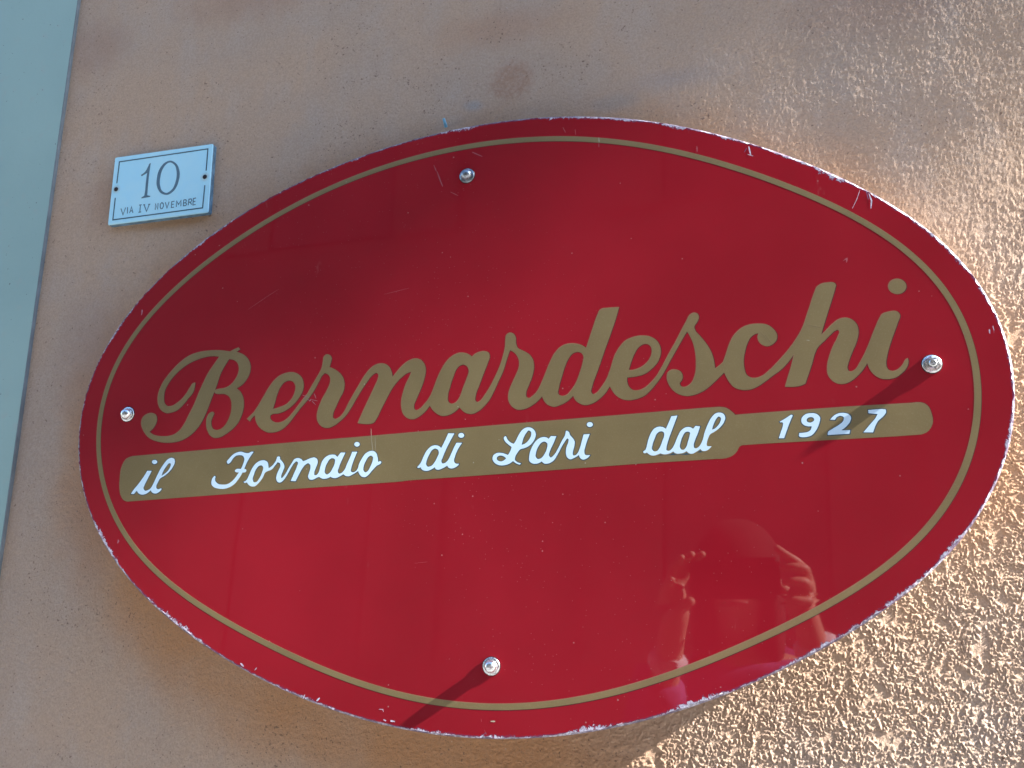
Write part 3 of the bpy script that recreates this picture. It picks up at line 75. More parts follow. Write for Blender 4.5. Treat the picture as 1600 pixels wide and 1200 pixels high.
WHITE = [
["il",[[[-6735,950],[-6696,948],[-6663,986],[-6657,977],[-6651,970],[-6645,962],[-6638,956],[-6628,950],[-6616,945],[-6605,941],[-6593,939],[-6583,938],[-6572,939],[-6562,941],[-6552,943],[-6543,946],[-6534,949],[-6526,954],[-6518,958],[-6511,963],[-6503,969],[-6495,974],[-6488,980],[-6480,987],[-6474,978],[-6467,970],[-6459,962],[-6451,957],[-6441,953],[-6430,950],[-6418,949],[-6408,949],[-6397,951],[-6387,955],[-6377,961],[-6368,967],[-6361,972],[-6354,979],[-6349,986],[-6343,994],[-6338,1001],[-6352,1008],[-6361,1003],[-6370,999],[-6380,997],[-6389,999],[-6399,1002],[-6406,1007],[-6411,1015],[-6413,1024],[-6414,1033],[-6413,1042],[-6410,1051],[-6406,1060],[-6402,1068],[-6398,1077],[-6394,1085],[-6391,1094],[-6387,1102],[-6382,1110],[-6377,1117],[-6368,1125],[-6357,1131],[-6345,1137],[-6333,1142],[-6322,1149],[-6310,1157],[-6299,1165],[-6288,1174],[-6278,1182],[-6268,1192],[-6258,1202],[-6248,1214],[-6239,1225],[-6231,1237],[-6224,1250],[-6218,1261],[-6212,1272],[-6208,1284],[-6205,1296],[-6205,1308],[-6206,1317],[-6209,1326],[-6212,1335],[-6217,1342],[-6226,1348],[-6237,1352],[-6248,1355],[-6258,1356],[-6267,1354],[-6276,1351],[-6285,1348],[-6293,1344],[-6304,1337],[-6314,1328],[-6323,1318],[-6331,1307],[-6339,1297],[-6348,1284],[-6357,1271],[-6366,1258],[-6374,1245],[-6382,1231],[-6391,1214],[-6399,1197],[-6407,1179],[-6415,1161],[-6422,1143],[-6430,1124],[-6438,1105],[-6445,1086],[-6453,1067],[-6462,1049],[-6466,1041],[-6469,1033],[-6473,1026],[-6478,1019],[-6483,1012],[-6490,1006],[-6497,1000],[-6506,995],[-6514,991],[-6524,987],[-6535,984],[-6546,982],[-6556,984],[-6563,989],[-6570,996],[-6575,1003],[-6579,1013],[-6578,1024],[-6574,1035],[-6569,1047],[-6565,1058],[-6561,1070],[-6555,1081],[-6550,1093],[-6544,1104],[-6538,1116],[-6530,1135],[-6521,1154],[-6513,1172],[-6505,1191],[-6496,1210],[-6554,1213],[-6559,1204],[-6564,1195],[-6568,1186],[-6573,1177],[-6578,1169],[-6587,1155],[-6595,1142],[-6604,1129],[-6613,1116],[-6622,1103],[-6630,1091],[-6639,1079],[-6648,1068],[-6657,1056],[-6666,1045],[-6673,1036],[-6681,1027],[-6689,1019],[-6696,1010],[-6703,1001],[-6710,991],[-6717,981],[-6723,971],[-6729,960]],[[-6360,1150],[-6357,1160],[-6355,1170],[-6352,1181],[-6348,1191],[-6344,1201],[-6339,1213],[-6332,1225],[-6325,1237],[-6317,1248],[-6309,1259],[-6304,1267],[-6299,1275],[-6293,1282],[-6287,1288],[-6279,1292],[-6268,1293],[-6258,1291],[-6254,1284],[-6253,1272],[-6254,1262],[-6257,1251],[-6261,1241],[-6266,1232],[-6272,1223],[-6279,1214],[-6285,1206],[-6292,1199],[-6300,1192],[-6308,1185],[-6317,1178],[-6325,1172],[-6333,1166],[-6342,1160],[-6351,1155]]]],
["dot",[[[-6436,1312],[-6437,1306],[-6440,1300],[-6444,1296],[-6451,1292],[-6459,1290],[-6468,1289],[-6477,1290],[-6485,1293],[-6493,1297],[-6499,1302],[-6503,1308],[-6505,1314],[-6504,1320],[-6502,1326],[-6497,1330],[-6490,1334],[-6482,1336],[-6473,1337],[-6464,1336],[-6456,1333],[-6448,1329],[-6442,1324],[-6438,1318]]]],
["F",[[[-5535,1285],[-5528,1277],[-5520,1270],[-5511,1272],[-5501,1278],[-5493,1284],[-5486,1292],[-5480,1300],[-5475,1310],[-5470,1319],[-5464,1327],[-5458,1334],[-5451,1342],[-5443,1348],[-5435,1354],[-5427,1359],[-5418,1362],[-5408,1364],[-5398,1365],[-5388,1365],[-5379,1365],[-5368,1364],[-5356,1362],[-5346,1358],[-5337,1353],[-5332,1347],[-5327,1339],[-5323,1331],[-5320,1324],[-5318,1312],[-5319,1301],[-5322,1289],[-5326,1277],[-5329,1266],[-5333,1254],[-5337,1243],[-5342,1231],[-5347,1220],[-5352,1209],[-5366,1211],[-5379,1212],[-5392,1212],[-5403,1210],[-5412,1205],[-5419,1200],[-5425,1195],[-5427,1189],[-5424,1184],[-5417,1178],[-5410,1174],[-5401,1172],[-5392,1171],[-5383,1172],[-5373,1173],[-5379,1163],[-5385,1153],[-5392,1143],[-5398,1133],[-5405,1124],[-5413,1113],[-5421,1103],[-5430,1093],[-5439,1083],[-5449,1074],[-5458,1067],[-5468,1060],[-5479,1053],[-5490,1048],[-5502,1043],[-5514,1040],[-5527,1038],[-5540,1037],[-5553,1037],[-5566,1037],[-5578,1038],[-5590,1039],[-5602,1041],[-5614,1044],[-5624,1049],[-5632,1053],[-5640,1059],[-5648,1065],[-5655,1071],[-5660,1078],[-5664,1087],[-5666,1097],[-5667,1107],[-5665,1115],[-5662,1122],[-5663,1129],[-5668,1133],[-5674,1136],[-5680,1135],[-5687,1129],[-5692,1122],[-5698,1115],[-5702,1106],[-5705,1098],[-5707,1088],[-5709,1079],[-5709,1070],[-5709,1061],[-5708,1052],[-5705,1043],[-5700,1035],[-5694,1027],[-5686,1020],[-5678,1014],[-5667,1008],[-5656,1003],[-5644,1000],[-5631,997],[-5619,995],[-5604,992],[-5590,990],[-5575,990],[-5560,989],[-5546,990],[-5531,992],[-5516,994],[-5502,998],[-5488,1002],[-5475,1007],[-5461,1013],[-5448,1020],[-5436,1028],[-5425,1036],[-5414,1045],[-5402,1056],[-5392,1069],[-5382,1082],[-5372,1095],[-5363,1109],[-5356,1120],[-5349,1132],[-5342,1144],[-5335,1157],[-5329,1169],[-5318,1168],[-5309,1168],[-5300,1169],[-5293,1172],[-5288,1177],[-5284,1183],[-5282,1190],[-5284,1196],[-5288,1202],[-5294,1205],[-5302,1206],[-5312,1204],[-5309,1214],[-5306,1223],[-5303,1232],[-5299,1242],[-5296,1251],[-5290,1266],[-5284,1280],[-5277,1294],[-5270,1308],[-5262,1322],[-5253,1338],[-5243,1353],[-5233,1368],[-5222,1383],[-5211,1398],[-5222,1401],[-5233,1402],[-5242,1400],[-5251,1396],[-5259,1391],[-5268,1387],[-5277,1386],[-5287,1386],[-5297,1387],[-5307,1388],[-5316,1390],[-5326,1392],[-5336,1396],[-5346,1400],[-5356,1403],[-5366,1404],[-5376,1405],[-5386,1404],[-5395,1403],[-5405,1401],[-5414,1398],[-5424,1396],[-5434,1392],[-5443,1388],[-5452,1383],[-5461,1378],[-5471,1371],[-5480,1363],[-5489,1354],[-5498,1345],[-5506,1335],[-5514,1326],[-5524,1316],[-5532,1305],[-5537,1295]]]],
["ornaio",[[[-5307,1065],[-5302,1058],[-5296,1054],[-5289,1052],[-5280,1052],[-5272,1054],[-5263,1057],[-5257,1049],[-5251,1042],[-5245,1035],[-5237,1028],[-5229,1022],[-5220,1017],[-5211,1013],[-5202,1011],[-5192,1010],[-5182,1010],[-5172,1011],[-5163,1012],[-5153,1017],[-5144,1023],[-5135,1031],[-5127,1039],[-5119,1047],[-5109,1058],[-5100,1068],[-5092,1080],[-5084,1092],[-5076,1103],[-5070,1116],[-5064,1130],[-5059,1144],[-5052,1157],[-5042,1167],[-5035,1170],[-5027,1174],[-5019,1177],[-5010,1180],[-5000,1183],[-4990,1186],[-4981,1189],[-4973,1194],[-4963,1202],[-4954,1211],[-4946,1221],[-4938,1232],[-4930,1243],[-4924,1249],[-4920,1255],[-4914,1261],[-4910,1268],[-4905,1274],[-4894,1271],[-4884,1268],[-4876,1263],[-4871,1254],[-4868,1244],[-4866,1234],[-4867,1225],[-4870,1217],[-4874,1208],[-4878,1200],[-4882,1192],[-4887,1179],[-4893,1167],[-4898,1154],[-4902,1141],[-4905,1128],[-4906,1120],[-4907,1111],[-4908,1103],[-4907,1094],[-4905,1086],[-4902,1077],[-4897,1068],[-4891,1060],[-4883,1054],[-4873,1050],[-4862,1049],[-4852,1050],[-4843,1052],[-4835,1057],[-4828,1064],[-4821,1070],[-4815,1077],[-4805,1088],[-4796,1101],[-4788,1114],[-4780,1127],[-4773,1140],[-4764,1155],[-4756,1171],[-4749,1186],[-4741,1202],[-4732,1217],[-4726,1227],[-4719,1238],[-4713,1248],[-4705,1257],[-4696,1266],[-4689,1272],[-4682,1278],[-4674,1279],[-4668,1276],[-4661,1271],[-4656,1265],[-4654,1257],[-4656,1248],[-4660,1238],[-4663,1230],[-4668,1212],[-4674,1195],[-4681,1179],[-4688,1162],[-4695,1145],[-4702,1129],[-4708,1113],[-4715,1097],[-4722,1081],[-4728,1065],[-4670,1060],[-4664,1073],[-4658,1086],[-4652,1098],[-4646,1111],[-4640,1123],[-4632,1139],[-4624,1154],[-4617,1170],[-4608,1185],[-4599,1200],[-4592,1209],[-4586,1218],[-4579,1227],[-4572,1235],[-4563,1241],[-4556,1246],[-4548,1251],[-4541,1254],[-4533,1255],[-4524,1252],[-4516,1246],[-4509,1240],[-4505,1232],[-4503,1224],[-4503,1214],[-4502,1205],[-4503,1193],[-4505,1182],[-4508,1171],[-4511,1160],[-4514,1149],[-4516,1140],[-4519,1132],[-4522,1123],[-4523,1115],[-4523,1107],[-4520,1099],[-4516,1091],[-4511,1084],[-4505,1078],[-4496,1074],[-4485,1073],[-4474,1072],[-4465,1074],[-4455,1077],[-4446,1080],[-4437,1084],[-4428,1088],[-4419,1093],[-4410,1097],[-4401,1100],[-4392,1101],[-4382,1098],[-4373,1092],[-4363,1087],[-4353,1083],[-4344,1081],[-4334,1080],[-4325,1080],[-4316,1081],[-4307,1082],[-4296,1084],[-4286,1087],[-4275,1092],[-4265,1096],[-4255,1102],[-4247,1097],[-4240,1093],[-4232,1090],[-4224,1087],[-4215,1086],[-4205,1086],[-4195,1086],[-4186,1088],[-4177,1090],[-4168,1094],[-4159,1098],[-4150,1102],[-4142,1106],[-4134,1110],[-4127,1114],[-4120,1118],[-4113,1122],[-4106,1126],[-4098,1120],[-4090,1114],[-4082,1109],[-4073,1106],[-4063,1104],[-4054,1103],[-4044,1103],[-4033,1105],[-4023,1109],[-4013,1114],[-4003,1119],[-3993,1124],[-3981,1130],[-3969,1137],[-3958,1144],[-3946,1151],[-3935,1158],[-3931,1148],[-3928,1140],[-3923,1131],[-3918,1123],[-3913,1116],[-3907,1110],[-3901,1104],[-3894,1098],[-3887,1094],[-3878,1092],[-3868,1090],[-3858,1089],[-3849,1090],[-3842,1093],[-3834,1097],[-3827,1102],[-3820,1108],[-3814,1114],[-3804,1122],[-3796,1132],[-3788,1142],[-3780,1152],[-3772,1161],[-3762,1171],[-3752,1182],[-3742,1192],[-3732,1202],[-3722,1212],[-3712,1215],[-3703,1218],[-3694,1223],[-3686,1228],[-3679,1234],[-3673,1242],[-3672,1249],[-3676,1253],[-3680,1257],[-3689,1259],[-3699,1255],[-3709,1250],[-3711,1261],[-3712,1272],[-3714,1283],[-3716,1294],[-3720,1305],[-3722,1314],[-3725,1323],[-3728,1332],[-3731,1340],[-3736,1347],[-3743,1354],[-3750,1360],[-3758,1366],[-3766,1370],[-3775,1373],[-3784,1374],[-3793,1373],[-3803,1372],[-3812,1370],[-3823,1367],[-3834,1362],[-3844,1357],[-3854,1350],[-3863,1344],[-3871,1335],[-3878,1326],[-3885,1316],[-3891,1306],[-3898,1296],[-3905,1282],[-3913,1269],[-3920,1255],[-3926,1241],[-3931,1227],[-3934,1217],[-3935,1207],[-3937,1197],[-3940,1188],[-3944,1179],[-3948,1172],[-3953,1166],[-3958,1160],[-3965,1155],[-3973,1150],[-3982,1146],[-3992,1145],[-4002,1145],[-4009,1148],[-4016,1151],[-4021,1156],[-4023,1163],[-4022,1171],[-4020,1179],[-4019,1187],[-4016,1201],[-4013,1215],[-4009,1229],[-4005,1243],[-4000,1256],[-3993,1279],[-3985,1301],[-3976,1323],[-3967,1345],[-3958,1367],[-4018,1369],[-4021,1359],[-4024,1349],[-4027,1339],[-4030,1330],[-4034,1320],[-4040,1305],[-4047,1289],[-4054,1274],[-4060,1259],[-4067,1244],[-4073,1228],[-4079,1212],[-4084,1197],[-4091,1182],[-4100,1168],[-4105,1162],[-4111,1156],[-4116,1150],[-4122,1145],[-4129,1141],[-4139,1136],[-4150,1134],[-4159,1134],[-4166,1141],[-4171,1149],[-4174,1159],[-4174,1170],[-4170,1182],[-4166,1193],[-4163,1204],[-4159,1218],[-4154,1232],[-4148,1246],[-4143,1260],[-4137,1274],[-4129,1291],[-4122,1309],[-4113,1327],[-4105,1344],[-4097,1362],[-4150,1364],[-4189,1317],[-4195,1323],[-4202,1329],[-4209,1335],[-4217,1339],[-4225,1342],[-4234,1343],[-4244,1344],[-4254,1344],[-4263,1343],[-4274,1342],[-4285,1340],[-4295,1336],[-4306,1332],[-4315,1327],[-4325,1321],[-4335,1313],[-4343,1304],[-4351,1295],[-4358,1286],[-4366,1273],[-4372,1260],[-4376,1245],[-4380,1231],[-4384,1216],[-4387,1204],[-4389,1190],[-4391,1178],[-4394,1165],[-4399,1153],[-4404,1146],[-4408,1138],[-4414,1131],[-4420,1126],[-4429,1123],[-4439,1121],[-4447,1123],[-4451,1129],[-4452,1138],[-4452,1148],[-4452,1159],[-4449,1170],[-4445,1181],[-4441,1192],[-4437,1203],[-4433,1216],[-4428,1228],[-4423,1241],[-4420,1253],[-4420,1266],[-4421,1274],[-4422,1283],[-4424,1291],[-4428,1298],[-4434,1304],[-4442,1310],[-4451,1314],[-4460,1317],[-4469,1318],[-4478,1317],[-4488,1315],[-4497,1313],[-4506,1311],[-4517,1308],[-4527,1304],[-4538,1299],[-4548,1295],[-4559,1291],[-4568,1287],[-4578,1284],[-4587,1281],[-4596,1278],[-4602,1285],[-4608,1291],[-4614,1298],[-4622,1303],[-4631,1308],[-4641,1312],[-4651,1315],[-4661,1316],[-4671,1315],[-4681,1313],[-4691,1309],[-4699,1305],[-4707,1299],[-4713,1292],[-4718,1283],[-4723,1275],[-4728,1266],[-4735,1256],[-4742,1244],[-4749,1233],[-4756,1222],[-4762,1210],[-4770,1198],[-4776,1185],[-4782,1172],[-4789,1160],[-4797,1147],[-4802,1139],[-4808,1130],[-4814,1121],[-4821,1113],[-4829,1106],[-4836,1099],[-4844,1095],[-4847,1102],[-4849,1113],[-4849,1124],[-4846,1136],[-4842,1147],[-4838,1158],[-4834,1169],[-4830,1181],[-4825,1192],[-4821,1203],[-4818,1214],[-4818,1226],[-4820,1235],[-4824,1244],[-4828,1253],[-4833,1262],[-4838,1269],[-4844,1275],[-4850,1282],[-4857,1288],[-4863,1294],[-4869,1300],[-4876,1306],[-4880,1313],[-4881,1320],[-4880,1328],[-4882,1334],[-4888,1338],[-4898,1339],[-4906,1338],[-4913,1334],[-4917,1326],[-4920,1314],[-4922,1303],[-4926,1292],[-4932,1282],[-4938,1272],[-4945,1262],[-4953,1252],[-4961,1243],[-4970,1236],[-4979,1228],[-4989,1222],[-4999,1215],[-5010,1209],[-5011,1218],[-5012,1227],[-5014,1236],[-5017,1245],[-5019,1254],[-5022,1264],[-5026,1273],[-5031,1281],[-5039,1287],[-5048,1292],[-5059,1296],[-5069,1300],[-5078,1301],[-5088,1301],[-5097,1300],[-5107,1299],[-5116,1297],[-5128,1294],[-5139,1289],[-5150,1283],[-5160,1276],[-5170,1270],[-5180,1260],[-5189,1249],[-5198,1237],[-5205,1225],[-5213,1213],[-5220,1198],[-5227,1183],[-5233,1167],[-5239,1151],[-5246,1135],[-5250,1125],[-5254,1114],[-5258,1104],[-5263,1094],[-5269,1086],[-5275,1080],[-5281,1074],[-5288,1070],[-5297,1067]],[[-5096,1243],[-5089,1238],[-5083,1231],[-5078,1224],[-5075,1214],[-5075,1203],[-5078,1191],[-5082,1179],[-5085,1168],[-5089,1153],[-5094,1138],[-5100,1124],[-5107,1110],[-5115,1097],[-5121,1088],[-5127,1078],[-5134,1070],[-5142,1062],[-5152,1058],[-5161,1057],[-5171,1057],[-5179,1059],[-5186,1065],[-5190,1075],[-5193,1084],[-5196,1095],[-5195,1107],[-5193,1118],[-5189,1130],[-5186,1141],[-5182,1156],[-5178,1171],[-5172,1185],[-5165,1199],[-5157,1212],[-5152,1218],[-5146,1225],[-5141,1231],[-5134,1236],[-5127,1240],[-5117,1243],[-5106,1244]],[[-4245,1304],[-4235,1302],[-4225,1298],[-4218,1293],[-4214,1285],[-4213,1275],[-4214,1265],[-4215,1254],[-4217,1241],[-4221,1229],[-4226,1216],[-4232,1204],[-4238,1192],[-4243,1182],[-4248,1171],[-4254,1161],[-4261,1152],[-4269,1144],[-4277,1138],[-4285,1132],[-4294,1128],[-4302,1127],[-4310,1131],[-4318,1138],[-4325,1145],[-4329,1153],[-4330,1163],[-4329,1174],[-4327,1184],[-4326,1194],[-4323,1207],[-4320,1220],[-4315,1232],[-4309,1245],[-4303,1256],[-4298,1265],[-4294,1273],[-4288,1282],[-4282,1289],[-4275,1294],[-4268,1298],[-4261,1302],[-4253,1304]],[[-3794,1321],[-3787,1318],[-3779,1313],[-3773,1306],[-3770,1300],[-3769,1291],[-3770,1282],[-3772,1273],[-3773,1265],[-3776,1252],[-3780,1240],[-3785,1227],[-3790,1215],[-3796,1203],[-3800,1193],[-3805,1182],[-3810,1172],[-3816,1163],[-3823,1155],[-3830,1150],[-3837,1146],[-3845,1142],[-3852,1142],[-3860,1146],[-3867,1153],[-3873,1160],[-3876,1168],[-3878,1177],[-3877,1186],[-3876,1196],[-3874,1205],[-3872,1218],[-3868,1230],[-3863,1243],[-3857,1255],[-3851,1267],[-3847,1276],[-3842,1285],[-3837,1293],[-3831,1301],[-3824,1308],[-3817,1313],[-3810,1317],[-3802,1320]]]],
["dot",[[[-3934,1448],[-3935,1442],[-3938,1436],[-3942,1431],[-3949,1427],[-3956,1425],[-3964,1424],[-3973,1425],[-3980,1428],[-3987,1432],[-3993,1438],[-3996,1444],[-3998,1450],[-3997,1457],[-3994,1463],[-3989,1468],[-3983,1472],[-3975,1474],[-3967,1475],[-3959,1474],[-3951,1471],[-3944,1467],[-3939,1461],[-3936,1455]]]],
["di",[[[-3261,1184],[-3254,1179],[-3247,1176],[-3240,1176],[-3232,1179],[-3225,1184],[-3220,1176],[-3215,1168],[-3209,1162],[-3203,1156],[-3195,1151],[-3186,1148],[-3177,1145],[-3168,1144],[-3159,1143],[-3149,1143],[-3139,1145],[-3129,1147],[-3119,1150],[-3110,1154],[-3100,1158],[-3091,1163],[-3082,1168],[-3073,1174],[-3064,1180],[-3061,1172],[-3057,1165],[-3053,1160],[-3044,1155],[-3034,1153],[-3024,1152],[-3015,1153],[-3007,1155],[-2998,1158],[-2990,1161],[-2982,1165],[-2970,1170],[-2959,1175],[-2948,1181],[-2937,1187],[-2926,1194],[-2922,1187],[-2918,1180],[-2913,1174],[-2907,1170],[-2900,1166],[-2892,1164],[-2884,1163],[-2875,1162],[-2867,1163],[-2858,1165],[-2850,1168],[-2841,1171],[-2834,1175],[-2826,1179],[-2819,1184],[-2812,1189],[-2807,1194],[-2802,1201],[-2801,1206],[-2799,1211],[-2820,1210],[-2828,1212],[-2836,1215],[-2842,1219],[-2847,1226],[-2851,1234],[-2853,1243],[-2854,1252],[-2852,1262],[-2850,1271],[-2846,1281],[-2844,1290],[-2840,1304],[-2835,1318],[-2829,1331],[-2823,1344],[-2817,1357],[-2809,1372],[-2800,1387],[-2790,1402],[-2780,1416],[-2770,1431],[-2830,1434],[-2835,1426],[-2840,1417],[-2844,1409],[-2849,1401],[-2854,1392],[-2861,1378],[-2867,1363],[-2874,1348],[-2880,1333],[-2887,1318],[-2893,1304],[-2899,1290],[-2905,1276],[-2912,1263],[-2920,1251],[-2926,1244],[-2933,1237],[-2940,1231],[-2947,1225],[-2955,1222],[-2965,1219],[-2975,1217],[-2983,1219],[-2989,1226],[-2992,1236],[-2993,1246],[-2991,1256],[-2987,1266],[-2982,1276],[-2978,1287],[-2972,1303],[-2966,1319],[-2959,1336],[-2952,1352],[-2945,1367],[-2938,1384],[-2930,1400],[-2921,1416],[-2913,1432],[-2905,1448],[-2896,1466],[-2886,1483],[-2877,1500],[-2867,1517],[-2857,1534],[-2925,1538],[-2931,1524],[-2937,1511],[-2943,1497],[-2949,1484],[-2955,1470],[-2964,1453],[-2972,1435],[-2981,1418],[-2990,1400],[-2999,1383],[-3005,1388],[-3012,1394],[-3018,1399],[-3025,1404],[-3032,1407],[-3040,1410],[-3049,1412],[-3058,1413],[-3066,1414],[-3075,1414],[-3084,1412],[-3093,1410],[-3102,1407],[-3110,1404],[-3118,1400],[-3127,1393],[-3136,1386],[-3145,1377],[-3152,1369],[-3160,1360],[-3168,1348],[-3175,1336],[-3181,1324],[-3187,1311],[-3193,1299],[-3200,1284],[-3206,1269],[-3212,1253],[-3219,1238],[-3227,1224],[-3233,1216],[-3240,1208],[-3247,1200],[-3254,1192]],[[-3067,1378],[-3058,1376],[-3049,1373],[-3041,1369],[-3034,1363],[-3030,1357],[-3027,1350],[-3025,1343],[-3024,1336],[-3024,1324],[-3027,1314],[-3032,1303],[-3037,1292],[-3042,1281],[-3048,1269],[-3054,1256],[-3060,1244],[-3068,1232],[-3076,1221],[-3082,1214],[-3088,1207],[-3095,1201],[-3103,1195],[-3111,1191],[-3120,1189],[-3129,1187],[-3138,1186],[-3146,1189],[-3153,1194],[-3158,1202],[-3162,1209],[-3164,1218],[-3163,1228],[-3161,1238],[-3159,1248],[-3156,1257],[-3152,1270],[-3147,1282],[-3142,1294],[-3136,1306],[-3129,1318],[-3124,1328],[-3119,1338],[-3113,1348],[-3107,1358],[-3099,1365],[-3091,1369],[-3083,1374],[-3075,1377]]]],
["dot",[[[-2748,1510],[-2749,1503],[-2752,1497],[-2757,1492],[-2764,1488],[-2772,1485],[-2780,1485],[-2789,1486],[-2796,1489],[-2803,1493],[-2809,1499],[-2812,1505],[-2813,1512],[-2812,1518],[-2809,1525],[-2804,1530],[-2798,1534],[-2790,1536],[-2781,1537],[-2773,1536],[-2765,1533],[-2758,1528],[-2753,1523],[-2750,1516]]]],
["L",[[[-2314,1476],[-2309,1481],[-2302,1485],[-2295,1487],[-2290,1483],[-2286,1475],[-2282,1465],[-2278,1456],[-2272,1447],[-2265,1439],[-2258,1432],[-2250,1425],[-2243,1420],[-2234,1415],[-2226,1411],[-2217,1408],[-2208,1405],[-2202,1413],[-2196,1421],[-2190,1429],[-2185,1438],[-2178,1450],[-2173,1462],[-2167,1474],[-2161,1486],[-2155,1497],[-2148,1508],[-2141,1520],[-2134,1530],[-2126,1540],[-2117,1549],[-2108,1555],[-2100,1561],[-2090,1566],[-2081,1569],[-2071,1572],[-2062,1573],[-2052,1573],[-2043,1572],[-2033,1570],[-2025,1567],[-2016,1563],[-2007,1557],[-1999,1550],[-1992,1542],[-1986,1534],[-1982,1526],[-1979,1518],[-1977,1509],[-1975,1500],[-1975,1492],[-1975,1481],[-1978,1470],[-1981,1460],[-1985,1449],[-1990,1440],[-1996,1428],[-2004,1417],[-2012,1407],[-2021,1397],[-2031,1388],[-2041,1381],[-2051,1375],[-2062,1369],[-2073,1364],[-2084,1360],[-2095,1356],[-2105,1353],[-2116,1351],[-2127,1348],[-2138,1346],[-2144,1339],[-2151,1332],[-2157,1325],[-2163,1317],[-2168,1310],[-2174,1301],[-2179,1293],[-2184,1284],[-2188,1275],[-2191,1265],[-2193,1256],[-2194,1246],[-2194,1235],[-2188,1229],[-2182,1223],[-2175,1217],[-2167,1212],[-2158,1208],[-2149,1205],[-2139,1202],[-2129,1200],[-2140,1186],[-2149,1188],[-2158,1191],[-2166,1194],[-2175,1198],[-2183,1202],[-2191,1207],[-2198,1213],[-2206,1219],[-2213,1225],[-2221,1219],[-2228,1214],[-2236,1208],[-2244,1204],[-2252,1199],[-2262,1195],[-2272,1191],[-2283,1188],[-2294,1186],[-2305,1184],[-2317,1183],[-2330,1182],[-2343,1183],[-2355,1184],[-2367,1187],[-2377,1191],[-2387,1195],[-2397,1201],[-2406,1207],[-2414,1214],[-2420,1222],[-2426,1231],[-2431,1240],[-2434,1249],[-2434,1258],[-2433,1268],[-2430,1278],[-2427,1286],[-2422,1293],[-2415,1299],[-2408,1304],[-2400,1308],[-2392,1312],[-2383,1314],[-2374,1315],[-2364,1316],[-2355,1315],[-2346,1314],[-2336,1313],[-2327,1311],[-2317,1308],[-2308,1305],[-2299,1302],[-2291,1299],[-2283,1296],[-2276,1293],[-2268,1290],[-2263,1297],[-2258,1304],[-2254,1311],[-2249,1319],[-2245,1327],[-2242,1335],[-2238,1344],[-2236,1353],[-2233,1362],[-2230,1371],[-2238,1377],[-2246,1384],[-2254,1390],[-2262,1396],[-2269,1403],[-2276,1408],[-2283,1414],[-2290,1420],[-2296,1427],[-2301,1434],[-2306,1442],[-2311,1451],[-2315,1460],[-2316,1469]],[[-2123,1391],[-2121,1403],[-2118,1415],[-2115,1427],[-2112,1439],[-2108,1451],[-2104,1463],[-2098,1476],[-2092,1488],[-2086,1499],[-2078,1510],[-2073,1517],[-2067,1525],[-2061,1533],[-2054,1538],[-2048,1539],[-2039,1536],[-2031,1530],[-2024,1523],[-2022,1515],[-2021,1506],[-2022,1495],[-2024,1486],[-2027,1476],[-2031,1467],[-2036,1458],[-2041,1449],[-2047,1441],[-2053,1433],[-2060,1425],[-2068,1417],[-2076,1411],[-2085,1405],[-2094,1400],[-2103,1397],[-2113,1394]],[[-2287,1256],[-2295,1263],[-2304,1270],[-2312,1276],[-2322,1280],[-2331,1283],[-2341,1285],[-2351,1286],[-2361,1284],[-2369,1281],[-2378,1276],[-2384,1270],[-2387,1263],[-2388,1255],[-2387,1248],[-2382,1240],[-2373,1233],[-2364,1228],[-2354,1225],[-2343,1224],[-2333,1225],[-2323,1228],[-2314,1233],[-2306,1238],[-2299,1244],[-2293,1250]]]],
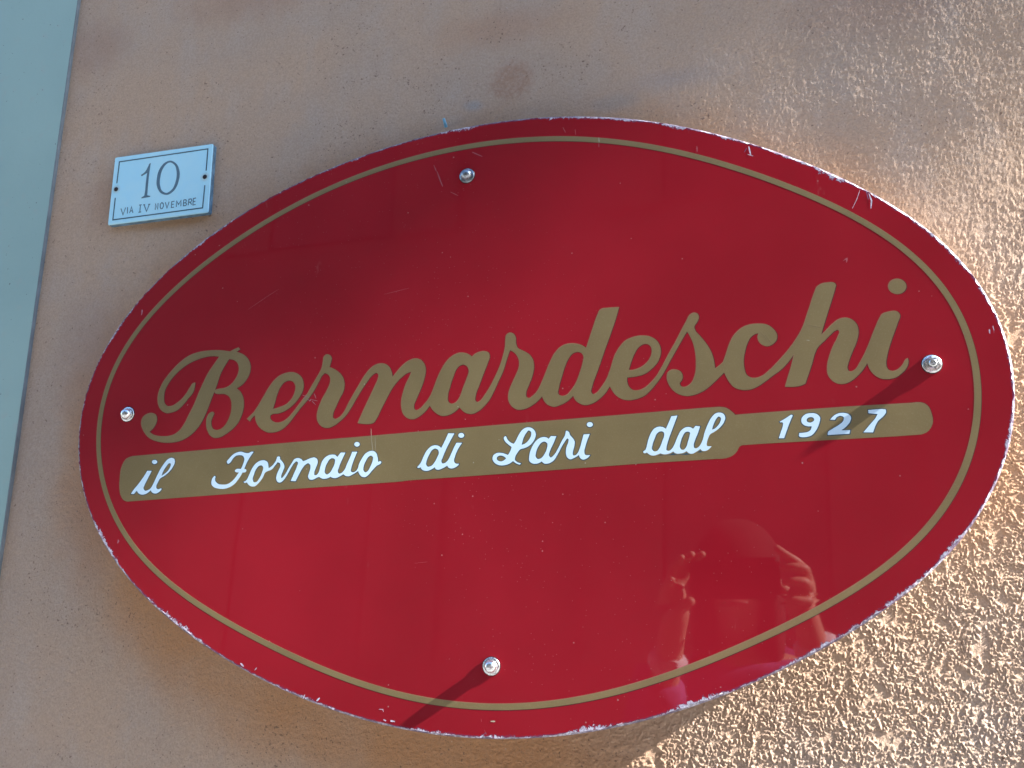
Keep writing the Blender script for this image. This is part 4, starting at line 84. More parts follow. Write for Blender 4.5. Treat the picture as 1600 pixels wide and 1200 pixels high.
["ari",[[[-2042,1269],[-2043,1258],[-2044,1247],[-2044,1236],[-2042,1226],[-2038,1217],[-2032,1211],[-2025,1205],[-2017,1200],[-2008,1196],[-2000,1194],[-1991,1192],[-1982,1191],[-1972,1192],[-1963,1192],[-1954,1194],[-1945,1196],[-1936,1200],[-1927,1204],[-1918,1209],[-1909,1214],[-1902,1205],[-1895,1198],[-1886,1192],[-1878,1190],[-1869,1189],[-1860,1189],[-1850,1190],[-1841,1191],[-1830,1194],[-1819,1199],[-1808,1205],[-1798,1211],[-1789,1218],[-1778,1229],[-1768,1242],[-1760,1256],[-1752,1270],[-1744,1284],[-1733,1302],[-1723,1321],[-1713,1341],[-1702,1360],[-1692,1378],[-1683,1392],[-1674,1405],[-1665,1418],[-1656,1431],[-1646,1444],[-1638,1441],[-1632,1436],[-1630,1430],[-1630,1422],[-1632,1414],[-1634,1400],[-1639,1387],[-1645,1374],[-1650,1361],[-1654,1348],[-1656,1336],[-1658,1324],[-1659,1312],[-1659,1300],[-1658,1289],[-1657,1279],[-1654,1269],[-1652,1260],[-1647,1252],[-1641,1244],[-1634,1238],[-1626,1232],[-1617,1229],[-1609,1228],[-1600,1230],[-1591,1234],[-1582,1238],[-1573,1242],[-1563,1247],[-1553,1252],[-1543,1258],[-1534,1264],[-1525,1271],[-1521,1260],[-1518,1250],[-1513,1241],[-1506,1233],[-1500,1229],[-1493,1225],[-1485,1223],[-1477,1222],[-1468,1223],[-1458,1226],[-1449,1230],[-1440,1236],[-1433,1240],[-1427,1246],[-1421,1252],[-1416,1259],[-1410,1266],[-1432,1266],[-1444,1266],[-1454,1268],[-1462,1273],[-1466,1280],[-1468,1289],[-1469,1299],[-1469,1310],[-1468,1322],[-1464,1334],[-1461,1346],[-1458,1357],[-1450,1382],[-1442,1408],[-1433,1432],[-1422,1457],[-1412,1481],[-1475,1480],[-1478,1469],[-1481,1458],[-1484,1447],[-1487,1436],[-1490,1424],[-1495,1408],[-1499,1392],[-1503,1376],[-1508,1360],[-1513,1344],[-1517,1333],[-1521,1323],[-1525,1312],[-1530,1302],[-1536,1293],[-1541,1286],[-1547,1278],[-1554,1272],[-1562,1268],[-1569,1266],[-1578,1266],[-1584,1268],[-1587,1275],[-1588,1285],[-1588,1294],[-1586,1308],[-1583,1321],[-1579,1334],[-1575,1347],[-1572,1360],[-1570,1371],[-1569,1381],[-1567,1392],[-1567,1402],[-1568,1412],[-1572,1421],[-1576,1429],[-1582,1438],[-1588,1446],[-1594,1454],[-1600,1460],[-1606,1467],[-1612,1473],[-1616,1480],[-1619,1488],[-1621,1496],[-1624,1504],[-1628,1511],[-1636,1517],[-1645,1522],[-1654,1524],[-1658,1520],[-1660,1512],[-1662,1502],[-1663,1491],[-1665,1482],[-1670,1470],[-1677,1458],[-1684,1446],[-1692,1435],[-1699,1423],[-1708,1406],[-1717,1388],[-1725,1370],[-1734,1353],[-1744,1336],[-1752,1322],[-1760,1307],[-1768,1294],[-1778,1281],[-1789,1270],[-1796,1264],[-1804,1257],[-1812,1253],[-1819,1252],[-1825,1257],[-1830,1264],[-1834,1271],[-1836,1281],[-1834,1291],[-1831,1302],[-1827,1312],[-1823,1323],[-1817,1338],[-1811,1353],[-1803,1367],[-1796,1382],[-1789,1396],[-1782,1411],[-1776,1426],[-1770,1440],[-1764,1455],[-1757,1470],[-1815,1473],[-1838,1446],[-1847,1452],[-1855,1458],[-1864,1462],[-1874,1464],[-1883,1466],[-1893,1466],[-1902,1465],[-1914,1463],[-1925,1460],[-1936,1454],[-1946,1449],[-1956,1442],[-1966,1433],[-1976,1423],[-1985,1411],[-1993,1400],[-2001,1387],[-2008,1375],[-2015,1362],[-2021,1348],[-2026,1335],[-2031,1321],[-2034,1311],[-2037,1300],[-2039,1290],[-2041,1280]],[[-1880,1418],[-1872,1415],[-1865,1410],[-1858,1404],[-1853,1398],[-1850,1389],[-1850,1379],[-1851,1368],[-1854,1357],[-1857,1346],[-1860,1332],[-1865,1318],[-1872,1305],[-1879,1292],[-1887,1280],[-1893,1271],[-1900,1263],[-1907,1255],[-1915,1248],[-1924,1244],[-1934,1241],[-1945,1239],[-1955,1241],[-1962,1246],[-1969,1255],[-1974,1264],[-1976,1272],[-1976,1282],[-1974,1292],[-1972,1302],[-1970,1312],[-1966,1326],[-1961,1340],[-1955,1353],[-1948,1366],[-1940,1378],[-1935,1386],[-1929,1393],[-1924,1400],[-1917,1406],[-1910,1411],[-1900,1415],[-1890,1418]]]],
["dot",[[[-1379,1578],[-1380,1572],[-1383,1566],[-1388,1561],[-1394,1557],[-1402,1555],[-1410,1554],[-1418,1555],[-1426,1558],[-1432,1562],[-1437,1568],[-1440,1574],[-1441,1580],[-1440,1587],[-1437,1593],[-1432,1598],[-1425,1602],[-1418,1604],[-1410,1605],[-1402,1603],[-1394,1601],[-1388,1596],[-1383,1591],[-1380,1585]]]],
["dal",[[[-876,1285],[-874,1278],[-870,1272],[-864,1270],[-857,1270],[-848,1274],[-839,1278],[-833,1271],[-827,1265],[-821,1260],[-814,1255],[-807,1251],[-800,1248],[-792,1246],[-784,1245],[-776,1244],[-769,1245],[-761,1246],[-754,1248],[-746,1250],[-738,1253],[-730,1256],[-722,1258],[-715,1262],[-707,1265],[-699,1262],[-692,1259],[-684,1257],[-677,1255],[-669,1254],[-661,1254],[-652,1254],[-643,1256],[-634,1257],[-626,1260],[-616,1263],[-607,1266],[-599,1271],[-590,1276],[-581,1281],[-576,1275],[-570,1269],[-564,1264],[-557,1261],[-550,1259],[-543,1258],[-535,1257],[-527,1258],[-520,1258],[-512,1259],[-505,1260],[-497,1261],[-490,1263],[-482,1265],[-474,1268],[-466,1272],[-459,1276],[-451,1280],[-446,1274],[-440,1267],[-434,1262],[-427,1258],[-420,1255],[-412,1254],[-404,1253],[-396,1254],[-388,1255],[-381,1259],[-373,1263],[-366,1267],[-359,1272],[-350,1276],[-342,1282],[-334,1287],[-326,1293],[-318,1299],[-314,1291],[-309,1285],[-303,1280],[-296,1277],[-287,1276],[-279,1276],[-271,1277],[-263,1279],[-256,1282],[-248,1286],[-242,1290],[-235,1296],[-228,1301],[-222,1308],[-216,1314],[-210,1321],[-234,1322],[-243,1323],[-250,1325],[-255,1329],[-257,1334],[-257,1342],[-256,1350],[-254,1357],[-253,1366],[-250,1375],[-247,1384],[-244,1393],[-240,1401],[-237,1409],[-234,1417],[-230,1425],[-226,1432],[-220,1439],[-214,1445],[-205,1450],[-197,1454],[-188,1458],[-180,1463],[-169,1470],[-159,1476],[-149,1484],[-139,1491],[-129,1499],[-119,1509],[-109,1520],[-100,1531],[-91,1543],[-84,1555],[-80,1564],[-76,1572],[-72,1581],[-70,1590],[-69,1599],[-70,1607],[-71,1614],[-74,1622],[-77,1629],[-81,1635],[-86,1640],[-93,1645],[-101,1649],[-109,1652],[-117,1653],[-125,1654],[-134,1654],[-143,1652],[-152,1649],[-160,1646],[-169,1641],[-177,1634],[-184,1627],[-192,1618],[-198,1610],[-208,1598],[-216,1584],[-224,1570],[-231,1556],[-238,1541],[-246,1525],[-253,1509],[-259,1493],[-266,1476],[-272,1460],[-278,1442],[-282,1424],[-287,1406],[-293,1388],[-300,1371],[-304,1362],[-309,1353],[-314,1344],[-320,1335],[-326,1328],[-332,1322],[-338,1316],[-344,1312],[-351,1308],[-358,1306],[-364,1306],[-371,1308],[-376,1310],[-380,1317],[-381,1326],[-381,1336],[-380,1346],[-378,1356],[-375,1366],[-371,1376],[-367,1386],[-362,1399],[-357,1411],[-351,1424],[-345,1436],[-340,1449],[-334,1463],[-329,1478],[-324,1492],[-319,1507],[-314,1522],[-356,1529],[-381,1501],[-389,1507],[-396,1511],[-404,1516],[-412,1518],[-420,1520],[-429,1521],[-438,1520],[-447,1519],[-455,1517],[-465,1513],[-475,1507],[-484,1501],[-492,1494],[-500,1486],[-508,1476],[-515,1465],[-521,1453],[-527,1441],[-533,1429],[-540,1414],[-546,1399],[-553,1384],[-559,1368],[-566,1354],[-571,1344],[-576,1335],[-581,1326],[-586,1317],[-593,1310],[-598,1304],[-605,1298],[-611,1293],[-618,1290],[-625,1288],[-632,1289],[-640,1291],[-646,1295],[-648,1301],[-648,1308],[-647,1316],[-646,1324],[-644,1337],[-640,1350],[-636,1362],[-632,1375],[-628,1387],[-621,1409],[-613,1431],[-604,1452],[-596,1474],[-587,1495],[-576,1524],[-564,1553],[-553,1581],[-541,1610],[-530,1639],[-589,1634],[-595,1622],[-600,1610],[-605,1598],[-611,1586],[-616,1574],[-622,1561],[-628,1548],[-634,1536],[-640,1523],[-646,1510],[-653,1515],[-660,1519],[-666,1523],[-673,1527],[-681,1530],[-688,1531],[-696,1533],[-703,1534],[-711,1534],[-718,1533],[-728,1532],[-737,1528],[-746,1524],[-755,1520],[-763,1514],[-771,1507],[-778,1498],[-784,1489],[-790,1480],[-796,1470],[-802,1458],[-808,1445],[-814,1432],[-818,1419],[-823,1406],[-827,1393],[-830,1381],[-833,1368],[-836,1355],[-840,1342],[-842,1334],[-844,1326],[-847,1318],[-850,1311],[-854,1304],[-860,1299],[-867,1295],[-874,1290]],[[-694,1486],[-688,1485],[-681,1483],[-674,1480],[-670,1476],[-667,1470],[-665,1462],[-665,1454],[-665,1446],[-667,1435],[-670,1423],[-675,1412],[-680,1400],[-684,1389],[-689,1376],[-694,1363],[-699,1350],[-705,1338],[-711,1326],[-717,1317],[-722,1308],[-729,1299],[-736,1292],[-744,1288],[-751,1287],[-758,1286],[-766,1287],[-772,1289],[-779,1294],[-784,1301],[-789,1309],[-790,1317],[-790,1326],[-788,1335],[-785,1344],[-783,1353],[-780,1366],[-775,1379],[-770,1392],[-765,1405],[-759,1417],[-754,1430],[-749,1442],[-743,1455],[-735,1466],[-726,1474],[-719,1479],[-711,1483],[-702,1485]],[[-432,1474],[-425,1472],[-418,1469],[-414,1464],[-412,1457],[-413,1449],[-416,1441],[-418,1432],[-420,1421],[-424,1409],[-428,1398],[-432,1386],[-435,1375],[-439,1364],[-442,1352],[-445,1340],[-450,1329],[-456,1319],[-461,1311],[-467,1304],[-474,1298],[-481,1295],[-489,1294],[-496,1295],[-503,1298],[-508,1304],[-512,1312],[-515,1320],[-516,1330],[-515,1340],[-513,1350],[-510,1361],[-507,1371],[-503,1384],[-499,1397],[-495,1410],[-489,1422],[-483,1434],[-479,1442],[-474,1450],[-469,1457],[-464,1464],[-457,1469],[-449,1472],[-440,1474]],[[-200,1486],[-197,1497],[-194,1508],[-191,1518],[-187,1529],[-183,1539],[-178,1550],[-174,1560],[-168,1571],[-163,1580],[-156,1590],[-152,1596],[-147,1602],[-141,1608],[-136,1613],[-131,1614],[-124,1612],[-117,1607],[-112,1601],[-110,1594],[-110,1587],[-112,1578],[-115,1570],[-118,1563],[-122,1553],[-127,1544],[-133,1535],[-140,1527],[-147,1519],[-152,1514],[-157,1508],[-163,1503],[-169,1498],[-175,1494],[-181,1492],[-187,1490],[-194,1488]]]],
["1",[[[422,1381],[470,1380],[474,1390],[478,1401],[483,1412],[487,1423],[491,1433],[497,1449],[503,1464],[509,1480],[515,1495],[521,1510],[529,1528],[537,1546],[545,1564],[554,1581],[562,1599],[549,1607],[538,1600],[528,1594],[517,1587],[506,1580],[496,1574],[484,1567],[473,1560],[461,1554],[450,1547],[438,1541],[442,1535],[452,1536],[461,1535],[467,1532],[469,1524],[468,1514],[466,1504],[463,1492],[459,1479],[454,1467],[449,1455],[444,1443],[440,1430],[435,1418],[431,1406],[426,1393]]]],
["9",[[[612,1426],[606,1399],[616,1387],[628,1385],[640,1384],[652,1384],[663,1384],[675,1385],[685,1387],[696,1390],[707,1393],[717,1397],[726,1403],[735,1410],[744,1418],[751,1428],[759,1438],[766,1448],[774,1460],[781,1474],[788,1488],[794,1502],[799,1516],[802,1527],[806,1538],[808,1550],[810,1560],[808,1570],[804,1579],[798,1588],[790,1596],[783,1602],[774,1607],[764,1610],[754,1613],[743,1614],[733,1614],[722,1614],[712,1614],[701,1612],[691,1610],[681,1606],[673,1602],[665,1596],[658,1590],[652,1584],[646,1576],[642,1567],[638,1557],[637,1547],[637,1538],[639,1529],[642,1520],[647,1512],[653,1506],[660,1500],[669,1495],[679,1492],[688,1489],[698,1487],[708,1487],[718,1487],[728,1488],[726,1477],[723,1466],[719,1457],[714,1450],[707,1444],[700,1439],[692,1435],[684,1432],[674,1430],[665,1429],[655,1428],[647,1427],[638,1426],[629,1426],[620,1426]],[[723,1576],[731,1575],[739,1573],[746,1570],[751,1564],[754,1555],[754,1545],[749,1538],[742,1532],[734,1528],[727,1525],[720,1523],[712,1523],[703,1525],[694,1529],[688,1536],[686,1543],[687,1552],[689,1559],[695,1566],[703,1571],[713,1574]]]],
["2",[[[898,1544],[941,1541],[945,1549],[950,1556],[955,1563],[961,1568],[969,1573],[978,1576],[988,1578],[997,1577],[1007,1574],[1016,1569],[1021,1562],[1022,1553],[1019,1542],[1016,1532],[1010,1523],[1003,1515],[995,1508],[986,1501],[977,1495],[964,1486],[951,1478],[937,1470],[923,1463],[910,1454],[901,1449],[892,1444],[883,1439],[876,1433],[871,1425],[868,1417],[867,1408],[867,1398],[1060,1404],[1069,1438],[991,1439],[1001,1446],[1012,1453],[1022,1461],[1031,1468],[1040,1477],[1048,1485],[1056,1494],[1064,1503],[1070,1512],[1075,1522],[1079,1531],[1083,1541],[1085,1551],[1085,1560],[1083,1568],[1079,1575],[1075,1582],[1069,1588],[1063,1593],[1054,1597],[1046,1600],[1037,1603],[1028,1605],[1018,1606],[1008,1606],[998,1606],[987,1605],[978,1603],[968,1600],[959,1596],[950,1592],[941,1587],[933,1581],[925,1575],[918,1568],[911,1560],[904,1552]]]],
["7",[[[1242,1624],[1242,1593],[1320,1582],[1316,1572],[1311,1563],[1305,1554],[1300,1545],[1292,1533],[1282,1523],[1273,1513],[1263,1503],[1254,1493],[1240,1477],[1226,1461],[1212,1445],[1198,1429],[1184,1413],[1268,1410],[1272,1419],[1275,1428],[1278,1436],[1282,1445],[1286,1454],[1291,1466],[1297,1478],[1304,1491],[1311,1502],[1318,1513],[1328,1524],[1339,1533],[1350,1542],[1361,1551],[1371,1561],[1378,1569],[1385,1577],[1391,1586],[1395,1595],[1396,1604],[1396,1614],[1394,1622],[1386,1625],[1376,1626],[1364,1628],[1351,1628],[1339,1628],[1326,1627],[1313,1627],[1299,1626],[1285,1626],[1271,1625],[1257,1624]]]]]
BAND = [[-6769,1385],[-6814,1375],[-6852,1357],[-6878,1326],[-6895,1287],[-6906,1251],[-6911,1213],[-6911,1164],[-6907,1116],[-6906,1078],[-6902,1041],[-6895,1004],[-6884,967],[-6872,936],[-6854,908],[-6837,889],[-6816,874],[-6794,866],[-6771,861],[-5628,923],[-4683,976],[-3487,1032],[-3342,1046],[-2223,1100],[-911,1168],[-166,1197],[-120,1196],[-75,1201],[-44,1211],[-14,1225],[10,1244],[30,1268],[41,1290],[53,1311],[66,1318],[81,1324],[320,1334],[1467,1366],[1681,1376],[1706,1384],[1730,1395],[1752,1414],[1769,1437],[1782,1462],[1790,1489],[1792,1527],[1786,1565],[1780,1596],[1770,1626],[1756,1645],[1740,1660],[1721,1670],[1700,1676],[1666,1678],[1631,1674],[1039,1662],[336,1636],[95,1626],[28,1622],[14,1639],[-1,1654],[-26,1677],[-54,1695],[-86,1704],[-121,1708],[-269,1704],[-900,1674],[-2229,1614],[-3363,1558],[-3509,1550],[-4721,1491],[-5679,1442]]
RIM = {"c":[-253.27,184.73],"th":0.0193,"a":499.83,"b":325.34,"h":[-0.00096,0.00112,-0.00442,-0.0001,-0.0007,2e-05,0.00227,0.01121,-0.00117,0.00098,-0.00128,-0.00281,0.00113,-0.00114,0.00103,-0.0004,-0.00031],"a2":472.48,"b2":299.02,"h2":[-0.00156,-4e-05,0.00105,0.00146,-0.00424,-0.00033,-0.0006,0.0158,0.00049,0.00013,-0.00259,-0.00659,0.0004,-0.00108,0.00281,-0.00058,-7e-05]}
PLATE_SLAB, PLATE_LINES, PLATE_ONE, PLATE_ZERO, PLATE_SCREWS, PLATE_TEXT = [[[-7994,5570],[-7990,5582],[-7980,5592],[-7962,5595],[-6509,5614],[-6496,5613],[-6485,5605],[-6478,5592],[-6455,4649],[-6460,4637],[-6475,4632],[-7945,4604],[-7960,4603],[-7971,4609],[-7977,4622]],[[[-7907,5199],[-7907,5516],[-6548,5542],[-6542,5229]],[[-6541,5022],[-6541,4703],[-7899,4669],[-7903,4987]]],[[[-7541,5280],[-7527,5262],[-7446,5301],[-7447,5273],[-7448,5245],[-7448,5217],[-7449,5189],[-7449,5161],[-7448,5130],[-7447,5099],[-7446,5068],[-7446,5038],[-7447,5008],[-7448,4995],[-7449,4983],[-7450,4970],[-7491,4949],[-7489,4936],[-7355,4945],[-7359,4958],[-7406,4972],[-7407,5004],[-7408,5036],[-7410,5067],[-7411,5099],[-7412,5131],[-7412,5167],[-7413,5203],[-7413,5238],[-7413,5274],[-7413,5310],[-7412,5336],[-7411,5361],[-7410,5387],[-7409,5412],[-7408,5438],[-7425,5434],[-7431,5419],[-7437,5405],[-7443,5390],[-7450,5375],[-7456,5360],[-7463,5345],[-7472,5330],[-7482,5318],[-7492,5309],[-7503,5301],[-7516,5293],[-7528,5286]]],[[[-7096,5437],[-7076,5431],[-7056,5420],[-7036,5407],[-7018,5392],[-7002,5377],[-6985,5356],[-6971,5332],[-6960,5307],[-6951,5281],[-6944,5256],[-6939,5228],[-6938,5200],[-6938,5171],[-6942,5144],[-6946,5117],[-6952,5091],[-6960,5065],[-6971,5040],[-6983,5017],[-6999,4997],[-7016,4982],[-7035,4968],[-7055,4956],[-7077,4948],[-7100,4946],[-7119,4948],[-7140,4953],[-7160,4960],[-7180,4970],[-7198,4981],[-7215,4996],[-7230,5015],[-7244,5035],[-7256,5056],[-7266,5077],[-7275,5102],[-7281,5128],[-7284,5154],[-7285,5181],[-7285,5206],[-7284,5235],[-7280,5264],[-7274,5292],[-7265,5318],[-7254,5343],[-7244,5360],[-7232,5377],[-7219,5393],[-7205,5407],[-7188,5418],[-7172,5426],[-7154,5433],[-7134,5437],[-7115,5439]],[[-7107,5413],[-7092,5409],[-7076,5401],[-7061,5391],[-7047,5380],[-7034,5368],[-7020,5350],[-7009,5329],[-7001,5306],[-6994,5284],[-6989,5261],[-6984,5233],[-6982,5205],[-6982,5176],[-6985,5149],[-6990,5122],[-6995,5098],[-7001,5075],[-7009,5052],[-7020,5031],[-7035,5014],[-7048,5002],[-7064,4990],[-7081,4981],[-7099,4975],[-7117,4975],[-7133,4980],[-7150,4988],[-7167,4999],[-7181,5011],[-7194,5025],[-7204,5042],[-7212,5061],[-7219,5080],[-7225,5098],[-7231,5121],[-7234,5144],[-7236,5167],[-7236,5190],[-7234,5213],[-7232,5239],[-7229,5265],[-7224,5291],[-7216,5315],[-7206,5337],[-7198,5352],[-7189,5367],[-7178,5381],[-7166,5392],[-7153,5401],[-7138,5408],[-7122,5412]]],[[-7907,5113],[-6553,5142]],[[[[-7792,4822],[-7749,4726],[-7721,4828]]],[[[-7690,4831],[-7682,4739]]],[[[-7648,4741],[-7630,4831],[-7596,4739]],[[-7642,4769],[-7607,4772]]],[[[-7494,4842],[-7490,4741]],[[-7514,4842],[-7474,4843]],[[-7510,4739],[-7469,4740]]],[[[-7437,4840],[-7387,4740],[-7356,4837]],[[-7450,4839],[-7421,4840]],[[-7372,4836],[-7342,4838]]],[[[-7256,4749],[-7262,4837],[-7218,4751],[-7223,4839]]],[[[-7166,4842],[-7142,4824],[-7135,4786],[-7148,4756],[-7169,4755],[-7184,4779],[-7185,4823],[-7166,4842]]],[[[-7112,4840],[-7078,4753],[-7055,4843]]],[[[-6975,4842],[-7015,4839],[-7012,4755],[-6972,4757]],[[-7013,4799],[-6980,4800]]],[[[-6939,4756],[-6942,4841],[-6907,4788],[-6876,4844],[-6870,4759]]],[[[-6837,4845],[-6833,4761],[-6795,4764],[-6786,4781],[-6803,4802],[-6835,4801]],[[-6837,4845],[-6804,4844],[-6795,4826],[-6803,4802]]],[[[-6760,4762],[-6758,4847],[-6726,4848],[-6714,4823],[-6727,4804],[-6759,4802]],[[-6734,4801],[-6710,4765]]],[[[-6654,4853],[-6693,4850],[-6690,4758],[-6650,4761]],[[-6692,4805],[-6658,4806]]]]]

SCRATCHES = [[[[-4657,2026],[-4571,1995]],0.45,"w"],[[[-4621,2006],[-4629,1977]],0.4,"w"],[[[-4550,1971],[-4470,1952]],0.4,"w"],[[[-4539,1957],[-4487,1907]],0.35,"w"],[[[-4515,2038],[-4487,1980]],0.4,"w"],[[[-4568,1949],[-4548,1977]],0.4,"w"],[[[-4640,1993],[-4549,1957]],0.35,"w"],[[[-3809,1616],[-3799,1489]],0.45,"g"],[[[-3796,1489],[-3774,1362]],0.5,"g"],[[[-3757,1529],[-3745,1361]],0.35,"g"],[[[-5434,3084],[-5180,3238],[-5053,3307]],0.4,"r"],[[[-3732,3146],[-3428,3198]],0.35,"r"],[[[-3252,187],[-3112,201]],0.3,"r"],[[[-3147,4581],[-3105,4465],[-3072,4383]],1.3,"r"],[[[-3189,4666],[-3155,4582]],1.0,"r"],[[[-2731,4771],[-2608,4701]],1.1,"r"],[[[-2978,4309],[-2885,4253]],0.9,"r"],[[[245,4395],[273,4443]],0.6,"p"],[[[293,4455],[308,4351]],1.3,"l"],[[[276,4369],[333,4341]],0.8,"l"],[[[1247,3660],[1295,3751],[1333,3851]],0.5,"l"],[[[1412,3801],[1430,3723],[1418,3642]],1.3,"l"],[[[1390,3824],[1402,3740]],0.7,"p"],[[[1442,3798],[1474,3753]],1.6,"l"],[[[-1278,4763],[-1275,4709]],1.2,"g"],[[[-1279,4702],[-1279,4648]],0.8,"r"],[[[-234,4527],[-234,4460]],1.0,"r"],[[[-1541,4898],[-1534,4827]],0.7,"r"],[[[-1678,4939],[-1649,4873]],0.8,"r"],[[[734,2339],[763,2331]],0.5,"g"],[[[1125,3122],[1162,3146],[1153,3100]],1.2,"r"],[[[-2471,-1392],[-2445,-1438]],0.4,"r"],[[[-2506,-1294],[-2499,-1323]],0.5,"r"],[[[-2408,-1313],[-2363,-1311]],1.3,"g"],[[[-3573,-1253],[-3532,-1251],[-3524,-1275]],0.7,"l"],[[[-3521,-1347],[-3493,-1358]],1.8,"l"],[[[-3445,-1356],[-3397,-1360]],1.8,"l"],[[[-4414,-1184],[-4395,-1145]],1.2,"l"],[[[-4261,-1202],[-4227,-1170]],1.5,"l"],[[[-5161,-860],[-5120,-892]],1.5,"l"],[[[-4989,-926],[-4968,-899]],1.0,"l"],[[[306,2444],[363,2368]],0.5,"d"],[[[347,2415],[397,2333]],0.5,"d"],[[[732,2496],[872,2454]],0.5,"d"]]


# ---------------------------------------------------------------- materials
class NT:
    def __init__(s, name):
        s.m = bpy.data.materials.new(name); s.m.use_nodes = True
        s.t = s.m.node_tree; s.b = s.t.nodes['Principled BSDF']
    def n(s, t, **k):
        o = s.t.nodes.new('ShaderNode' + t)
        for a, v in k.items():
            if a.startswith('i_'):
                key = a[2:]; key = int(key) if key.isdigit() else key.replace('_', ' ')
                o.inputs[key].default_value = v
            else: setattr(o, a, v)
        return o
    def l(s, a, b): s.t.links.new(a, b)
    def noise(s, vec, scale, detail=3, rough=0.5, dist=0.0):
        o = s.n('TexNoise', i_Scale=scale, i_Detail=detail, i_Roughness=rough, i_Distortion=dist)
        if vec is not None: s.l(vec, o.inputs['Vector'])
        return o.outputs[0]
    def rmp(s, fac, a, b, c0=0.0, c1=1.0):
        o = s.n('MapRange', interpolation_type='SMOOTHSTEP')
        s.l(fac, o.inputs[0])
        for i, v in enumerate((a, b, c0, c1)): o.inputs[1 + i].default_value = v
        return o.outputs[0]
    def math(s, op, a, b=None, clamp=False):
        o = s.n('Math', operation=op, use_clamp=clamp)
        for i, v in enumerate((a, b)):
            if v is None: continue
            if isinstance(v, (int, float)): o.inputs[i].default_value = v
            else: s.l(v, o.inputs[i])
        return o.outputs[0]
    def mix(s, fac, a, b, mode='MIX'):
        o = s.n('Mix', data_type='RGBA', blend_type=mode)
        for i, v in ((0, fac), (6, a), (7, b)):
            if isinstance(v, (int, float)): o.inputs[i].default_value = v
            elif isinstance(v, tuple): o.inputs[i].default_value = (*v, 1)
            else: s.l(v, o.inputs[i])
        return o.outputs[2]
    def set(s, **k):
        for a, v in k.items():
            a = a.replace('_', ' ')
            if isinstance(v, tuple): v = (*v, 1)
            if hasattr(v, 'is_output'): s.l(v, s.b.inputs[a])
            else: s.b.inputs[a].default_value = v
        return s
    def bump(s, h, strength=0.3, dist=0.001):
        o = s.n('Bump', i_Strength=strength, i_Distance=dist); s.l(h, o.inputs['Height'])
        s.l(o.outputs[0], s.b.inputs['Normal'])
    def pos(s): return s.n('NewGeometry').outputs['Position']
    def scaled(s, v, x, y, z):
        o = s.n('Mapping'); o.inputs['Scale'].default_value = (x, y, z); s.l(v, o.inputs['Vector']); return o.outputs[0]

def simple(name, col, rough=0.5, metal=0.0, var=0.12, vs=40, bump=0.0):
    k = NT(name); p = k.pos()
    f = k.noise(p, vs, 4)
    dark = tuple(c * (1 - var) for c in col); lite = tuple(min(1, c * (1 + var)) for c in col)
    k.set(Base_Color=k.mix(k.rmp(f, .3, .7), dark, lite), Roughness=rough, Metallic=metal)
    if bump: k.bump(k.noise(p, vs * 6, 3), bump, 0.001)
    return k.m

def dist_stain(k, p, x, z, rx, rz, soft=0.5, nscale=40, namp=0.35, y=0.0):
    """0..1 mask of a blotch round (x, z) with a ragged edge"""
    sx = k.n('SeparateXYZ'); k.l(p, sx.inputs[0])
    dx = k.math('DIVIDE', k.math('SUBTRACT', sx.outputs[0], x), rx)
    dz = k.math('DIVIDE', k.math('SUBTRACT', sx.outputs[2], z), rz)
    d = k.math('SQRT', k.math('ADD', k.math('MULTIPLY', dx, dx), k.math('MULTIPLY', dz, dz)))
    d = k.math('ADD', d, k.math('MULTIPLY', k.math('SUBTRACT', k.noise(p, nscale, 5, .65), .5), namp * 2))
    return k.rmp(d, 1.0 - soft, 1.0 + soft * .4, 1.0, 0.0)

